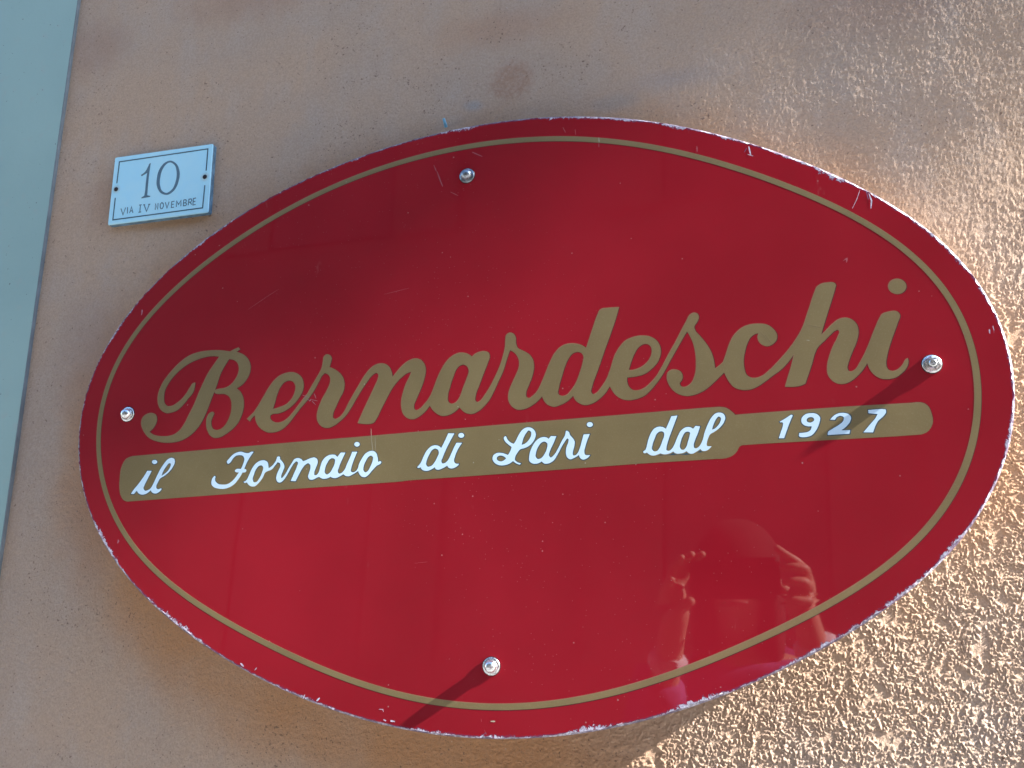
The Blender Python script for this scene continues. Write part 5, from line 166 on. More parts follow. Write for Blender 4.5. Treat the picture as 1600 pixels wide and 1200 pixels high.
def plaster():
    k = NT('plaster'); p = k.pos()
    big = k.noise(p, 3.2, 5, .55, .4); mid = k.noise(k.scaled(p, 1, 1, .55), 18, 5, .6); fine = k.noise(p, 420, 4, .7)
    col = k.mix(k.rmp(big, .35, .68), PL_A, PL_B)
    col = k.mix(k.math('MULTIPLY', k.rmp(mid, .42, .72), .55), col, PL_C)
    # strip of more orange plaster round the sign
    h = dist_stain(k, p, -.262, .160, .580, .400, .15, 14, .06)
    red0 = k.math('SUBTRACT', 1.0, k.math('MULTIPLY', dist_stain(k, p, .12, -.13, .30, .24, .5, 20, .1), .75))
    col = k.mix(k.math('MULTIPLY', k.math('MULTIPLY', h, red0), k.rmp(k.noise(p, 9, 4), .25, .6, .6, 1.0)), col, PL_O)
    s = dist_stain(k, p, -.243, .598, .031, .028, .45, 130, .45)
    col = k.mix(k.math('MULTIPLY', k.math('MULTIPLY', s, k.rmp(k.noise(p, 240, 4, .7), .36, .62, .35, 1.0)), .68), col, (.42, .235, .15))
    s = dist_stain(k, p, -.254, .672, .10, .03, .9, 20, .4); col = k.mix(k.math('MULTIPLY', s, .35), col, (.50, .25, .13))
    s = dist_stain(k, p, -.118, .549, .035, .013, .8, 30, .3); col = k.mix(k.math('MULTIPLY', s, .35), col, (.34, .36, .35))
    s = dist_stain(k, p, -.05, .567, .05, .015, .9, 30, .3); col = k.mix(k.math('MULTIPLY', s, .35), col, (.36, .35, .36))
    s = dist_stain(k, p, -.292, .572, .014, .008, .8, 60, .4); col = k.mix(k.math('MULTIPLY', s, .45), col, (.33, .38, .42))
    for x, z, rx, rz in ((-.86, .74, .06, .05), (-.80, .50, .05, .05), (.18, .62, .10, .05), (-.62, .78, .12, .04), (-.80, .28, .06, .10), (-.77,.10,.05,.12)):
        s = dist_stain(k, p, x, z, rx, rz, .8, 35, .5); col = k.mix(k.math('MULTIPLY', s, .3), col, (.36, .19, .13))
    s = dist_stain(k, p, -.690, .457, .070, .012, .8, 60, .4); col = k.mix(k.math('MULTIPLY', s, .7), col, (.46, .27, .14))
    # pinholes and grains
    pit = k.math('ADD', k.noise(p, 300, 2, .5), k.math('MULTIPLY', k.rmp(k.noise(p, 11, 4, .6), .50, .68), .065))
    col = k.mix(k.math('MULTIPLY', k.rmp(pit, .69, .75), .75), col, (.16, .10, .07))
    col = k.mix(k.rmp(k.noise(p, 330, 2, .5), .74, .79), col, (.62, .55, .48))
    col = k.mix(k.math('MULTIPLY', k.rmp(fine, .35, .65), .30), col, (.30, .20, .14))
    k.set(Base_Color=col, Roughness=.88, Specular_IOR_Level=.25)
    k.bump(k.math('ADD', k.math('MULTIPLY', k.noise(p, 1000, 3, .7), .7), k.math('ADD', k.noise(k.scaled(p, 1, 1, .6), 380, 5, .7), k.math('MULTIPLY', k.noise(p, 170, 4, .65), 1.6))), 1.0, .0013)
    return k.m

def red_face():
    k = NT('red_acrylic'); p = k.pos(); uv = k.n('UVMap').outputs[0]
    sx = k.n('SeparateXYZ'); k.l(uv, sx.inputs[0]); dist = sx.outputs[1]       # metres in from the rim
    f = k.noise(p, 5, 4, .5)
    col = k.mix(k.rmp(f, .3, .7), RED_A, RED_B)
    # faint scuffs and wiped marks
    mask = k.rmp(k.noise(p, 7, 3), .50, .66)
    scf = k.rmp(k.noise(k.scaled(p, 60, 60, 22), 1.0, 3, .6), .66, .76)
    col = k.mix(k.math('MULTIPLY', k.math('MULTIPLY', scf, mask), .22), col, (.50, .22, .22))
    # specks of dust and lime
    v = k.n('TexVoronoi', feature='F1', i_Scale=95.0, i_Randomness=1.0); k.l(p, v.inputs['Vector'])
    vc = k.n('SeparateColor'); k.l(v.outputs['Color'], vc.inputs[0])
    sp = k.math('MULTIPLY', k.math('LESS_THAN', v.outputs['Distance'], .075), k.math('GREATER_THAN', vc.outputs[0], .90))
    col = k.mix(k.math('MULTIPLY', sp, .42), col, (.50, .36, .34))
    v2 = k.n('TexVoronoi', feature='F1', i_Scale=230.0, i_Randomness=1.0); k.l(p, v2.inputs['Vector'])
    vc2 = k.n('SeparateColor'); k.l(v2.outputs['Color'], vc2.inputs[0])
    sp2 = k.math('MULTIPLY', k.math('LESS_THAN', v2.outputs['Distance'], .10), k.math('GREATER_THAN', vc2.outputs[1], .93))
    col = k.mix(k.math('MULTIPLY', sp2, .35), col, (.40, .2, .2))
    # chipped rim: paint gone from the acrylic edge in ragged flakes
    n1 = k.noise(p, 13, 4, .6); n2 = k.noise(p, 190, 5, .8, .8)
    gate = k.rmp(n1, .46, .66)
    lim = k.math('MULTIPLY', k.math('SUBTRACT', n2, .445), k.math('ADD', k.math('MULTIPLY', gate, .017), .005))
    lim = k.math('ADD', lim, k.math('MULTIPLY', k.math('SUBTRACT', gate, .35), .0012))
    edge = k.math('SUBTRACT', lim, dist)
    chip = k.rmp(edge, -.0002, .0003)
    vio = k.rmp(k.math('ADD', edge, .0012), -.0003, .0006)
    col = k.mix(k.math('MULTIPLY', vio, .75), col, (.13, .045, .10))
    col = k.mix(chip, col, k.mix(k.rmp(k.noise(p, 500, 3), .35, .65), (.36, .33, .42), (.66, .63, .70)))
    # short flakes running inwards
    fl = k.math('MULTIPLY', k.rmp(k.noise(k.scaled(p, 1, 1, .30), 110, 3, .7), .69, .73), k.math('LESS_THAN', dist, .016))
    fl = k.math('MULTIPLY', fl, k.rmp(k.noise(p, 11, 2), .52, .60)); fl = k.math('MULTIPLY', fl, k.math('GREATER_THAN', dist, .0001))
    col = k.mix(fl, col, (.60, .55, .66))
    rough = k.math('ADD', k.math('MULTIPLY', chip, .5), k.rmp(k.noise(p, 12, 5, .6), .35, .75, .012, .035))
    k.set(Base_Color=col, Roughness=rough, IOR=1.49)
    k.b.inputs['Specular IOR Level'].default_value = .5
    k.bump(k.math('ADD', k.noise(p, 6, 2), k.math('MULTIPLY', k.noise(p, 60, 2), .04)), .03, .002)
    return k.m

def gold_film(name='gold_film', white=False):
    k = NT(name); p = k.pos()
    f = k.noise(p, 14, 4, .6); g = k.noise(p, 700, 2, .5)
    if white: a, b = WH_A, WH_B
    else: a, b = GOLD_A, GOLD_B
    col = k.mix(k.rmp(f, .3, .7), a, b)
    if not white:
        col = k.mix(k.math('MULTIPLY', k.rmp(g, .5, .8), .18), col, (.55, .47, .28))
        v = k.n('TexVoronoi', feature='F1', i_Scale=110.0); k.l(p, v.inputs['Vector'])
        vc = k.n('SeparateColor'); k.l(v.outputs['Color'], vc.inputs[0])
        sp = k.math('MULTIPLY', k.math('LESS_THAN', v.outputs['Distance'], .07), k.math('GREATER_THAN', vc.outputs[0], .93))
        col = k.mix(k.math('MULTIPLY', sp, .7), col, (.75, .72, .6))
        k.set(Base_Color=col, Roughness=.34, Metallic=.55)
    else:
        k.set(Base_Color=col, Roughness=.3)
    k.bump(k.noise(p, 40, 3), .05, .001)
    return k.m

def marble():
    k = NT('white_marble'); p = k.pos()
    f = k.noise(p, 30, 5, .6, .6)
    col = k.mix(k.rmp(f, .3, .75), MA_A, MA_B)
    for s in PLATE_SCREWS:
        m = dist_stain(k, p, s[0][0] if isinstance(s[0], list) else s[0] / 10000, (s[1]) / 10000, .0062, .0062, .6, 200, .3)
        col = k.mix(k.math('MULTIPLY', m, .45), col, (.50, .46, .36))
    k.set(Base_Color=col, Roughness=.42); k.bump(k.noise(p, 220, 3), .15, .0005)
    return k.m

def pilaster_mat():
    k = NT('pale_paint'); p = k.pos()
    col = k.mix(k.rmp(k.noise(p, 4, 5, .6, .5), .3, .7), PA_A, PA_B)
    col = k.mix(k.math('MULTIPLY', k.rmp(k.noise(p, 60, 4, .6), .55, .8), .3), col, (.42, .42, .38))
    col = k.mix(k.rmp(k.noise(p, 240, 2), .74, .78), col, (.12, .12, .11))
    k.set(Base_Color=col, Roughness=.8); k.bump(k.noise(p, 300, 5, .6), .35, .0006)
    return k.m

def steel():
    k = NT('stainless_steel'); p = k.pos()
    k.set(Base_Color=k.mix(k.rmp(k.noise(p, 420, 5, .7), .35, .62), (.60, .60, .58), (.92, .93, .92)), Metallic=1.0,
          Roughness=k.rmp(k.noise(p, 500, 3), .3, .7, .20, .38)); k.bump(k.noise(p, 350, 2), .12, .0005)
    return k.m

def rim_mat():
    k = NT('acrylic_edge'); p = k.pos()
    a = k.rmp(k.noise(p, 45, 6, .8), .38, .56); b = k.rmp(k.noise(p, 350, 4, .7), .42, .62)
    col = k.mix(b, (.34, .31, .39), (.68, .65, .72)); col = k.mix(k.math('MULTIPLY', a, .85), col, (.10, .05, .10))
    k.set(Base_Color=col, Roughness=.4); k.bump(k.noise(p, 260, 4, .7), .8, .0012)
    return k.m

# ---------------------------------------------------------------- mesh helpers
def link(name, me, mat, parent=None, smooth=False):
    o = bpy.data.objects.new(name, me); C.objects.link(o)
    if mat: me.materials.append(mat)
    if parent: o.parent = parent
    if smooth: me.polygons.foreach_set('use_smooth', [True] * len(me.polygons))
    return o
def frombm(name, bm, mat, parent=None, smooth=False):
    bmesh.ops.recalc_face_normals(bm, faces=bm.faces[:])
    me = bpy.data.meshes.new(name); bm.to_mesh(me); bm.free(); return link(name, me, mat, parent, smooth)
def tag(o, label=None, cat=None, group=None, kind=None):
    for a, v in (('label', label), ('category', cat), ('group', group), ('kind', kind)):
        if v: o[a] = v
    return o
def empty(name, loc):
    o = bpy.data.objects.new(name, None); C.objects.link(o); o.location = loc; o.empty_display_size = .05; return o

SCX, SCZ = RIM['c'][0] / 1000, RIM['c'][1] / 1000
TH = RIM['th']
def bow(x, z):
    """the thin acrylic face sags very slightly between its fixings (metres outward)"""
    u = (x - SCX) * math.cos(ALONG) + (z - SCZ) * math.sin(ALONG)
    return u * u / (2 * BOW_R)
def clean(pts):
    out = []
    for p in pts:
        if not out or (abs(p[0] - out[-1][0]) + abs(p[1] - out[-1][1])) > 1e-4: out.append(p)
    if (abs(out[0][0] - out[-1][0]) + abs(out[0][1] - out[-1][1])) < 1e-4: out.pop()
    return out
def flat_shape(name, loops, y_front, y_back, mat, parent, bowed=True):
    """a cut shape with holes: front face plus its side walls, all in metres (x, z)"""
    loops = [clean(l) for l in loops]
    vs = [Vector((p[0], p[1], 0)) for l in loops for p in l]
    tris = tessellate_polygon([[Vector((p[0], p[1], 0)) for p in l] for l in loops])
    n = len(vs)
    verts = [(v.x, y_front, v.y) for v in vs] + [(v.x, y_back, v.y) for v in vs]
    faces = []
    for t in tris:
        a, bb, c = (vs[i] for i in t)
        ar = (bb - a).cross(c - a).z
        if abs(ar) < 1e-12: continue
        faces.append(tuple(t) if ar > 0 else tuple(reversed(t)))      # towards -y
    k = 0
    for li, l in enumerate(loops):
        m = len(l)
        area = sum(l[i][0] * l[(i + 1) % m][1] - l[(i + 1) % m][0] * l[i][1] for i in range(m))
        ccw = (area > 0) == (li == 0)
        for i in range(m):
            i0, i1 = k + i, k + (i + 1) % m
            faces.append((i0, i0 + n, i1 + n, i1) if ccw else (i0, i1, i1 + n, i0 + n))
        k += m
    me = bpy.data.meshes.new(name); me.from_pydata(verts, [], faces)
    if bowed:
        xs = [v.x for v in vs]; zs = [v.y for v in vs]
        if max(xs) - min(xs) > .05 or max(zs) - min(zs) > .05:
            bm = bmesh.new(); bm.from_mesh(me)
            for axis, lo_, hi_ in ((0, min(xs), max(xs)), (2, min(zs), max(zs))):
                q = lo_ + .022
                while q < hi_:
                    pc = [0, 0, 0]; pn = [0, 0, 0]; pc[axis] = q; pn[axis] = 1
                    bmesh.ops.bisect_plane(bm, geom=bm.verts[:] + bm.edges[:] + bm.faces[:], plane_co=pc, plane_no=pn, dist=1e-6)
                    q += .022
            bm.to_mesh(me); bm.free()
        for v in me.vertices: v.co.y -= bow(v.co.x, v.co.z)
    me.validate(); me.update()
    return link(name, me, mat, parent)
def mm(loop): return [(p[0] / 10000, p[1] / 10000) for p in loop]
def grow(loop, d, dx=0, dz=0):
    """offset a closed outline outwards by d (negative for holes) and shift it"""
    l = clean(loop); m = len(l); out = []
    area = sum(l[i][0] * l[(i + 1) % m][1] - l[(i + 1) % m][0] * l[i][1] for i in range(m))
    s = 1 if area > 0 else -1
    for i in range(m):
        a, b, c = Vector(l[i - 1]), Vector(l[i]), Vector(l[(i + 1) % m])
        n1 = Vector(((b - a).y, -(b - a).x)).normalized() * s; n2 = Vector(((c - b).y, -(c - b).x)).normalized() * s
        n = n1 + n2
        if n.length < .3: n = n1
        n = n.normalized() * min(1.6, 1 / max(.4, n.normalized().dot(n1)))
        out.append((b.x + n.x * d + dx, b.y + n.y * d + dz))
    return out
_rj = random.Random(9); _jit = [0.0] * 720
for _k in range(1, 60):
    _a, _p, _f = _rj.uniform(.02, .11), _rj.uniform(0, 6.28), _rj.randint(6, 300)
    for _i in range(720): _jit[_i] += _a * math.sin(_f * 2 * math.pi * _i / 720 + _p)
def outline(which, n, inset=0.0):
    a, b, h = (RIM['a'], RIM['b'], RIM['h']) if which == 0 else (RIM['a2'], RIM['b2'], RIM['h2'])
    out = []
    for i in range(n):
        t = 2 * math.pi * i / n
        r = 1 + h[0] + sum(h[2 * k - 1] * math.cos(k * t) + h[2 * k] * math.sin(k * t) for k in range(1, (len(h) - 1) // 2 + 1))
        x, z = a * r * math.cos(t) / 1000, b * r * math.sin(t) / 1000
        if inset:
            if n == 720 and inset < .0018: inset_ = inset * max(.35, 1 + _jit[i])
            else: inset_ = inset
            nx, nz = x / (a * a), z / (b * b); q = math.hypot(nx, nz); x -= nx / q * inset_; z -= nz / q * inset_
        c, s = math.cos(TH), math.sin(TH)
        out.append((SCX + x * c - z * s, SCZ + x * s + z * c))
    return out
def box(bm, x0, x1, y0, y1, z0, z1):
    v = [bm.verts.new((x, y, z)) for x in (x0, x1) for y in (y0, y1) for z in (z0, z1)]
    for f in ((0, 1, 3, 2), (4, 6, 7, 5), (0, 4, 5, 1), (2, 3, 7, 6), (0, 2, 6, 4), (1, 5, 7, 3)): bm.faces.new([v[i] for i in f])

WALL_Y = 0.058
# ---------------------------------------------------------------- the plastered wall
def perlin(x, z, seed):
    rng = np.random.RandomState(seed); N = 256
    perm = rng.permutation(N); perm = np.concatenate([perm, perm])
    ang = rng.rand(N) * 2 * np.pi; gx, gz = np.cos(ang), np.sin(ang)
    xi = np.floor(x).astype(int); zi = np.floor(z).astype(int); xf = x - xi; zf = z - zi
    xi &= 255; zi &= 255
    def g(a, b, u, v):
        h = perm[perm[a & 255] + (b & 255)]; return gx[h] * u + gz[h] * v
    u = xf ** 3 * (xf * (xf * 6 - 15) + 10); v = zf ** 3 * (zf * (zf * 6 - 15) + 10)
    n00 = g(xi, zi, xf, zf); n10 = g(xi + 1, zi, xf - 1, zf); n01 = g(xi, zi + 1, xf, zf - 1); n11 = g(xi + 1, zi + 1, xf - 1, zf - 1)
    return ((n00 * (1 - u) + n10 * u) * (1 - v) + (n01 * (1 - u) + n11 * u) * v) * 1.5
def sstep(x, a, b):
    t = np.clip((x - a) / (b - a), 0, 1); return t * t * (3 - 2 * t)
def build_wall():
    xs = np.concatenate([np.linspace(-6, -1.25, 10)[:-1], np.linspace(-1.25, -.90, 60)[:-1], np.arange(-.90, -.25, .0034), np.arange(-.25, -.08, .0014), np.arange(-.08, .34, .00078), np.arange(.34, .74, .0026), np.linspace(.74, 1.0, 40), np.linspace(1.2, 20, 20)])
    zs = np.concatenate([np.linspace(-1.5, -.45, 6)[:-1], np.arange(-.45, -.23, .0024), np.arange(-.23, .30, .00086), np.arange(.30, .92, .0017), np.linspace(.92, 1.1, 16), np.linspace(1.5, 14, 12)])
    X, Z = np.meshgrid(xs, zs); X = X.ravel(); Z = Z.ravel()
    wx = X + .004 * perlin(X * 60, Z * 60, 3); wz = Z + .004 * perlin(X * 60, Z * 60, 4)
    m = 1000.0
    # trowel and roller grain: crusts a few millimetres across, drawn out upwards
    wx = wx + .0011 * perlin(X * m / 5.5, Z * m / 5.5, 5) + .0005 * perlin(X * m / 2.6, Z * m / 2.6, 7); wz = wz + .0011 * perlin(X * m / 5.5, Z * m / 5.5, 6) + .0005 * perlin(X * m / 2.6, Z * m / 2.6, 8)
    g1 = perlin(wx * m / 2.6, wz * m / 3.1, 11); g2 = perlin((wx + .25 * wz) * m / 1.75, wz * m / 2.1, 12)
    g3 = perlin((wx - .5 * wz) * m / 6.5, (wz + .2 * wx) * m / 10, 13); g4 = perlin(X * m / 2.1, Z * m / 2.1, 14)
    flat = perlin(X * 52, Z * 46, 15) + .5 * perlin(X * 120, Z * 110, 16) + .45 * perlin(X * 17, Z * 14, 18)
    smoothed = sstep(flat, .48, .74)                       # pits and bare places between the crusts
    ridges = 1 - np.abs(perlin(X * m / 26, Z * m / 60, 17)) * 3
    n = np.maximum(g1 * 1.25, g2 * 1.15) - .22 + g3 * .45 + .18 * np.clip(ridges, 0, 1) - .7 * smoothed
    cc = X * .566 - Z * .824
    amp = (0.40 + .60 * sstep(X, -.35, -.02)) * (.13 + .87 * sstep(cc, -.22, -.02))
    h = G_AMP * amp * (.85 * sstep(n, -.30, .60) + .9 * np.clip(n - .1, 0, 1.2)) + amp * .00012 * g4 - .00012 * amp * smoothed
    h = h + .00075 * perlin(X * 4.2, Z * 5.1, 21) + .00022 * perlin(X * 13, Z * 15, 22)
    fade = sstep(X, -1.2, -.95) * (1 - sstep(X, .74, .98)) * sstep(Z, -.60, -.44) * (1 - sstep(Z, .93, 1.05))
    # the old wall is not true: right of the sign it falls away and turns a few degrees to the sun
    u = X * math.cos(ALONG) + Z * math.sin(ALONG)
    t = np.clip((u + .38) / .26, 0, 1); ramp = np.where(u < -.12, .26 * (t ** 3 - .5 * t ** 4), .13 + (np.minimum(u, .55) + .12))
    gate = sstep(cc, -.32, .02)
    # ... and above the sign it swells outward, turning just away from it
    swell = .051 * (np.clip(u, .10, .66) - .10) * (1 - sstep(cc, -.26, -.06)) * (1 - sstep(Z, 1.4, 3.0))
    h = h * fade - W_TILT * gate * ramp + swell
    nx, nz = len(xs), len(zs)
    co_ = np.stack([X, WALL_Y - h, Z], 1).astype(np.float32)
    i = np.arange((nz - 1) * (nx - 1)); r_, c_ = i // (nx - 1), i % (nx - 1); a = r_ * nx + c_
    f = np.stack([a, a + 1, a + 1 + nx, a + nx], 1).astype(np.int32)
    me = bpy.data.meshes.new('plaster_wall')
    me.vertices.add(len(co_)); me.vertices.foreach_set('co', co_.ravel())
    me.loops.add(f.size); me.loops.foreach_set('vertex_index', f.ravel())
    me.polygons.add(len(f)); me.polygons.foreach_set('loop_start', np.arange(0, f.size, 4, dtype=np.int32))
    me.polygons.foreach_set('use_smooth', np.ones(len(f), dtype=bool))
    me.update(calc_edges=True)
    o = link('plaster_wall', me, M['plaster'])
    tag(o, 'rough orange-brown plastered house wall carrying the oval sign and the number plate', 'wall')
    return o

M = dict(plaster=plaster(), red=red_face(), gold=gold_film(), white=gold_film('white_film', True), marble=marble(), pil=pilaster_mat(), steel=steel(), dull=simple('weathered_steel', (.34, .37, .40), .42, 1.0, .4, 300),
         edge_shade=simple('dark_red_edge_shade', (.055, .006, .010), .4), edge_glint=simple('copper_edge_glint', (.42, .20, .13), .35, .3),  # copper and dark red tones painting the lit and shadowed film edges
         blue_line=simple('slate_keyline', (.045, .085, .11), .4), rim=rim_mat(),
         back=simple('backing_board', (.30, .27, .27), .7), engrave=simple('slate_blue_engraving', (.10, .19, .25), .6), border_ink=simple('slate_border_ink', (.05, .12, .17), .6), scr_w=simple('scratch_pale', (.34, .24, .27), .6), scr_g=simple('scratch_cream', (.50, .46, .34), .6), scr_r=simple('scuff_pink', (.34, .075, .09), .6), scr_l=simple('flaked_lavender', (.55, .50, .60), .6, 0, .3, 300), scr_p=simple('flaked_purple', (.14, .07, .16), .6), scr_d=simple('film_crease', (.22, .16, .08), .5), side=simple('darker_marble_side', (.15, .27, .36), .6, 0, .3, 120), ring_black=simple('shade_ring_black', (.02, .015, .018), .7), plug=simple('blue_plastic', (.16, .42, .60), .4),
         screw=simple('rusty_screw', (.035, .028, .028), .6, .5), skin=simple('skin', (.58, .33, .23), .5, 0, .08), phone=simple('black_phone_glass', (.02, .02, .022), .15),
         lilac=simple('purple_knit', (.26, .09, .25), .85, 0, .3, 60, .3), cuff=simple('white_cotton', (.75, .74, .78), .8, 0, .1), hair=simple('brown_hair', (.022, .016, .012), .95, 0, .4, 90),
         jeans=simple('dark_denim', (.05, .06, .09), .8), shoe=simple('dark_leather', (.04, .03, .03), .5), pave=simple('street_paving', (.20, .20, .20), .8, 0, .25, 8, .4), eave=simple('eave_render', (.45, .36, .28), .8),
         joint=simple('grey_sealant', (.20, .235, .25), .8, 0, .15, 30), opp=simple('shaded_house_paint', (.15, .145, .14), .9), pane=simple('dusty_window_pane', (.10, .10, .105), .5), shutter=simple('grey_shutter_paint', (.125, .13, .12), .7), lens=simple('lens_glass', (.01, .01, .012), .05))
wall = build_wall()

# painted surround at the left edge, 5 mm proud of the plaster
bm = bmesh.new(); box(bm, -1.75, -.9005, WALL_Y - .0055, WALL_Y + .02, -1.5, 6.0)
sr = frombm('painted_surround', bm, M['pil']); tag(sr, 'smooth pale grey-green painted band along the left edge of the plaster', 'wall trim')
bm = bmesh.new(); box(bm, -.9007, -.8990, WALL_Y - .0052, WALL_Y + .01, -1.5, 6.0); frombm('edge_strip', bm, M['joint'], sr)

# ---------------------------------------------------------------- oval sign
sign = empty('oval_sign', (0, 0, 0))
tag(sign, 'large oval red acrylic sign with gold script lettering and chipped white rim', 'sign')
def build_panel():
    NA, rings = 720, [0, .0004, .0010, .0018, .003, .005, .008, .012, .018, .026, .04]
    me_v, me_f, uvs = [], [], []
    base = outline(0, NA)
    # bevelled acrylic edge, its own part: back outer ring, outer ring, then the arris
    verts, faces = [], []
    prof = [(0.0, .0060), (0.0, .0014), (.0017, 0.0)]
    for ins, y in prof:
        for x, z in outline(0, NA, ins): verts.append((x, y - bow(x, z), z))
    rnd = random.Random(4)
    for r_ in range(2):
        for i in range(NA):
            j = (i + 1) % NA; faces.append((r_ * NA + i, r_ * NA + j, (r_ + 1) * NA + j, (r_ + 1) * NA + i))
    me = bpy.data.meshes.new('panel_edge'); me.from_pydata(verts, [], faces); me.update()
    link('panel_edge', me, M['rim'], sign)
    # front face
    verts, faces, d = [], [], []
    ins_list = [.0017 + q for q in rings]
    for ins in ins_list:
        for x, z in outline(0, NA, ins): verts.append((x, -bow(x, z), z)); d.append(ins - .0017)
    last = outline(0, NA, ins_list[-1])
    for s in (.85, .7, .55, .4, .25, .12):
        for x, z in last:
            X, Z = SCX + (x - SCX) * s, SCZ + (z - SCZ) * s; verts.append((X, -bow(X, Z), Z)); d.append(.06)
    verts.append((SCX, -bow(SCX, SCZ), SCZ)); d.append(.2)
    nr = len(ins_list) + 6
    for r_ in range(nr - 1):
        for i in range(NA):
            j = (i + 1) % NA; faces.append((r_ * NA + i, r_ * NA + j, (r_ + 1) * NA + j, (r_ + 1) * NA + i))
    for i in range(NA): faces.append(((nr - 1) * NA + i, (nr - 1) * NA + (i + 1) % NA, nr * NA))
    me = bpy.data.meshes.new('panel'); me.from_pydata(verts, [], faces); me.update()
    uv = me.uv_layers.new(name='rim_distance')
    vi = np.zeros(len(me.loops), dtype=np.int32); me.loops.foreach_get('vertex_index', vi)
    dd = np.array(d)[vi]; uvd = np.stack([np.zeros_like(dd), dd], 1).astype(np.float32); uv.data.foreach_set('uv', uvd.ravel())
    me.polygons.foreach_set('use_smooth', [True] * len(me.polygons))
    link('panel', me, M['red'], sign)
    bl = outline(0, 240, .009)
    flat_shape('backing_board', [bl], .0061, WALL_Y + .03, M['back'], sign, bowed=False)
build_panel()
L1 = -.00008; L2 = -.00010; L3 = -.00013
ring_o, ring_i = outline(1, 360), outline(1, 360, .0057)
def edge_line(loops, mat, y, d, dx, dz, par, name='edge_line', back=-.00001):
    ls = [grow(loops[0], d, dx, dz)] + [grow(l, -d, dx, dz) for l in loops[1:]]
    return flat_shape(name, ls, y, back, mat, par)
ring = flat_shape('border_ring', [ring_o, ring_i], L1, -.00001, M['gold'], sign)
edge_line([ring_o, ring_i], M['edge_glint'], -.00006, .00010, -.00025, .00030, ring)  # lit edge painted in as an offset copper underlay
edge_line([ring_o, ring_i], M['edge_shade'], -.00004, .00020, .00025, -.00035, ring)  # shadow line painted in along the other edge
K = 0
for nm, loops in GOLD:
    K += 1
    ls = [mm(l) for l in loops]
    g = flat_shape('letter', ls, L1, -.00001, M['gold'], sign)
    g['label'] = 'gold %s of the large script name' % ('dot over the letter i' if nm == 'dot' else 'letter ' + nm)
    edge_line(ls, M['edge_glint'], -.00006 + K * 6e-7, .00008, -.00038, .00025, g)
    edge_line(ls, M['edge_shade'], -.00004 + K * 6e-7, .00028, .00050, -.00026, g)  # letter edge light and shadow painted as offset underlays
bl = mm(BAND)
band = flat_shape('text_band', [bl], L1, -.00001, M['gold'], sign)
edge_line([bl], M['edge_glint'], -.00006, .00008, -.0002, .00028, band)
edge_line([bl], M['edge_shade'], -.00004, .00018, .0002, .00040, band)
names = {'il': 'white script word il', 'F': 'white script capital opening the second word', 'ornaio': 'white joined script letters ending in aio', 'di': 'white script word di',
         'L': 'white looped capital L', 'ari': 'white joined script letters ari', 'dal': 'white script word dal', 'dot': None}
K = 0
for nm, loops in WHITE:
    K += 1
    ls = [mm(l) for l in loops]
    nme = 'letter_dot' if nm == 'dot' else ('numeral' if nm.isdigit() else 'word')
    g = flat_shape(nme, ls, L3, L1, M['white'], band)
    lb = names.get(nm, 'white numeral ' + nm)
    if lb: g['label'] = lb
    # slate keyline round the white film
    edge_line(ls, M['blue_line'], L2 + K * 5e-7, .00085, .00015, -.00015, band, 'edge_line', L1)

for pts, wd, kd in SCRATCHES:
    bm = bmesh.new(); P_ = [Vector((a / 10000, b / 10000)) for a, b in pts]
    fine_ = []
    for a, b in zip(P_, P_[1:]):
        for q in range(3): fine_.append(a.lerp(b, q / 3))
    fine_.append(P_[-1]); rr_ = random.Random(int(P_[0].x * 1e5)); n_ = len(fine_); prev = None
    for i, q in enumerate(fine_):
        d_ = (fine_[min(i + 1, n_ - 1)] - fine_[max(i - 1, 0)]).normalized(); s_ = Vector((-d_.y, d_.x)) * wd / 2000 * (.35 + .65 * math.sin(math.pi * (i + .5) / n_)) * rr_.uniform(.6, 1.3)
        y_ = -bow(q.x, q.y) - .00016
        cur = (bm.verts.new((q.x + s_.x, y_, q.y + s_.y)), bm.verts.new((q.x - s_.x, y_, q.y - s_.y)))
        if prev: bm.faces.new((prev[1], cur[1], cur[0], prev[0]))
        prev = cur
    frombm('paint_chip' if kd in 'lp' else 'scratch', bm, M['scr_' + kd], sign)
def lathe(bm, prof, seg, cx, cz, y0, hexa=()):
    rows = []
    for k, (r_, y) in enumerate(prof):
        row = []
        for i in range(seg):
            t = 2 * math.pi * i / seg; q = r_
            if k in hexa:
                tt = ((t + .3) % (math.pi / 3)) - math.pi / 6; q = r_ * math.cos(math.pi / 6) / math.cos(tt)
            row.append(bm.verts.new((cx + q * math.cos(t), y0 - y, cz + q * math.sin(t))))
        rows.append(row)
    for a, b in zip(rows, rows[1:]):
        for i in range(seg):
            j = (i + 1) % seg; bm.faces.new((a[i], a[j], b[j], b[i]))
    bm.faces.new(rows[-1])
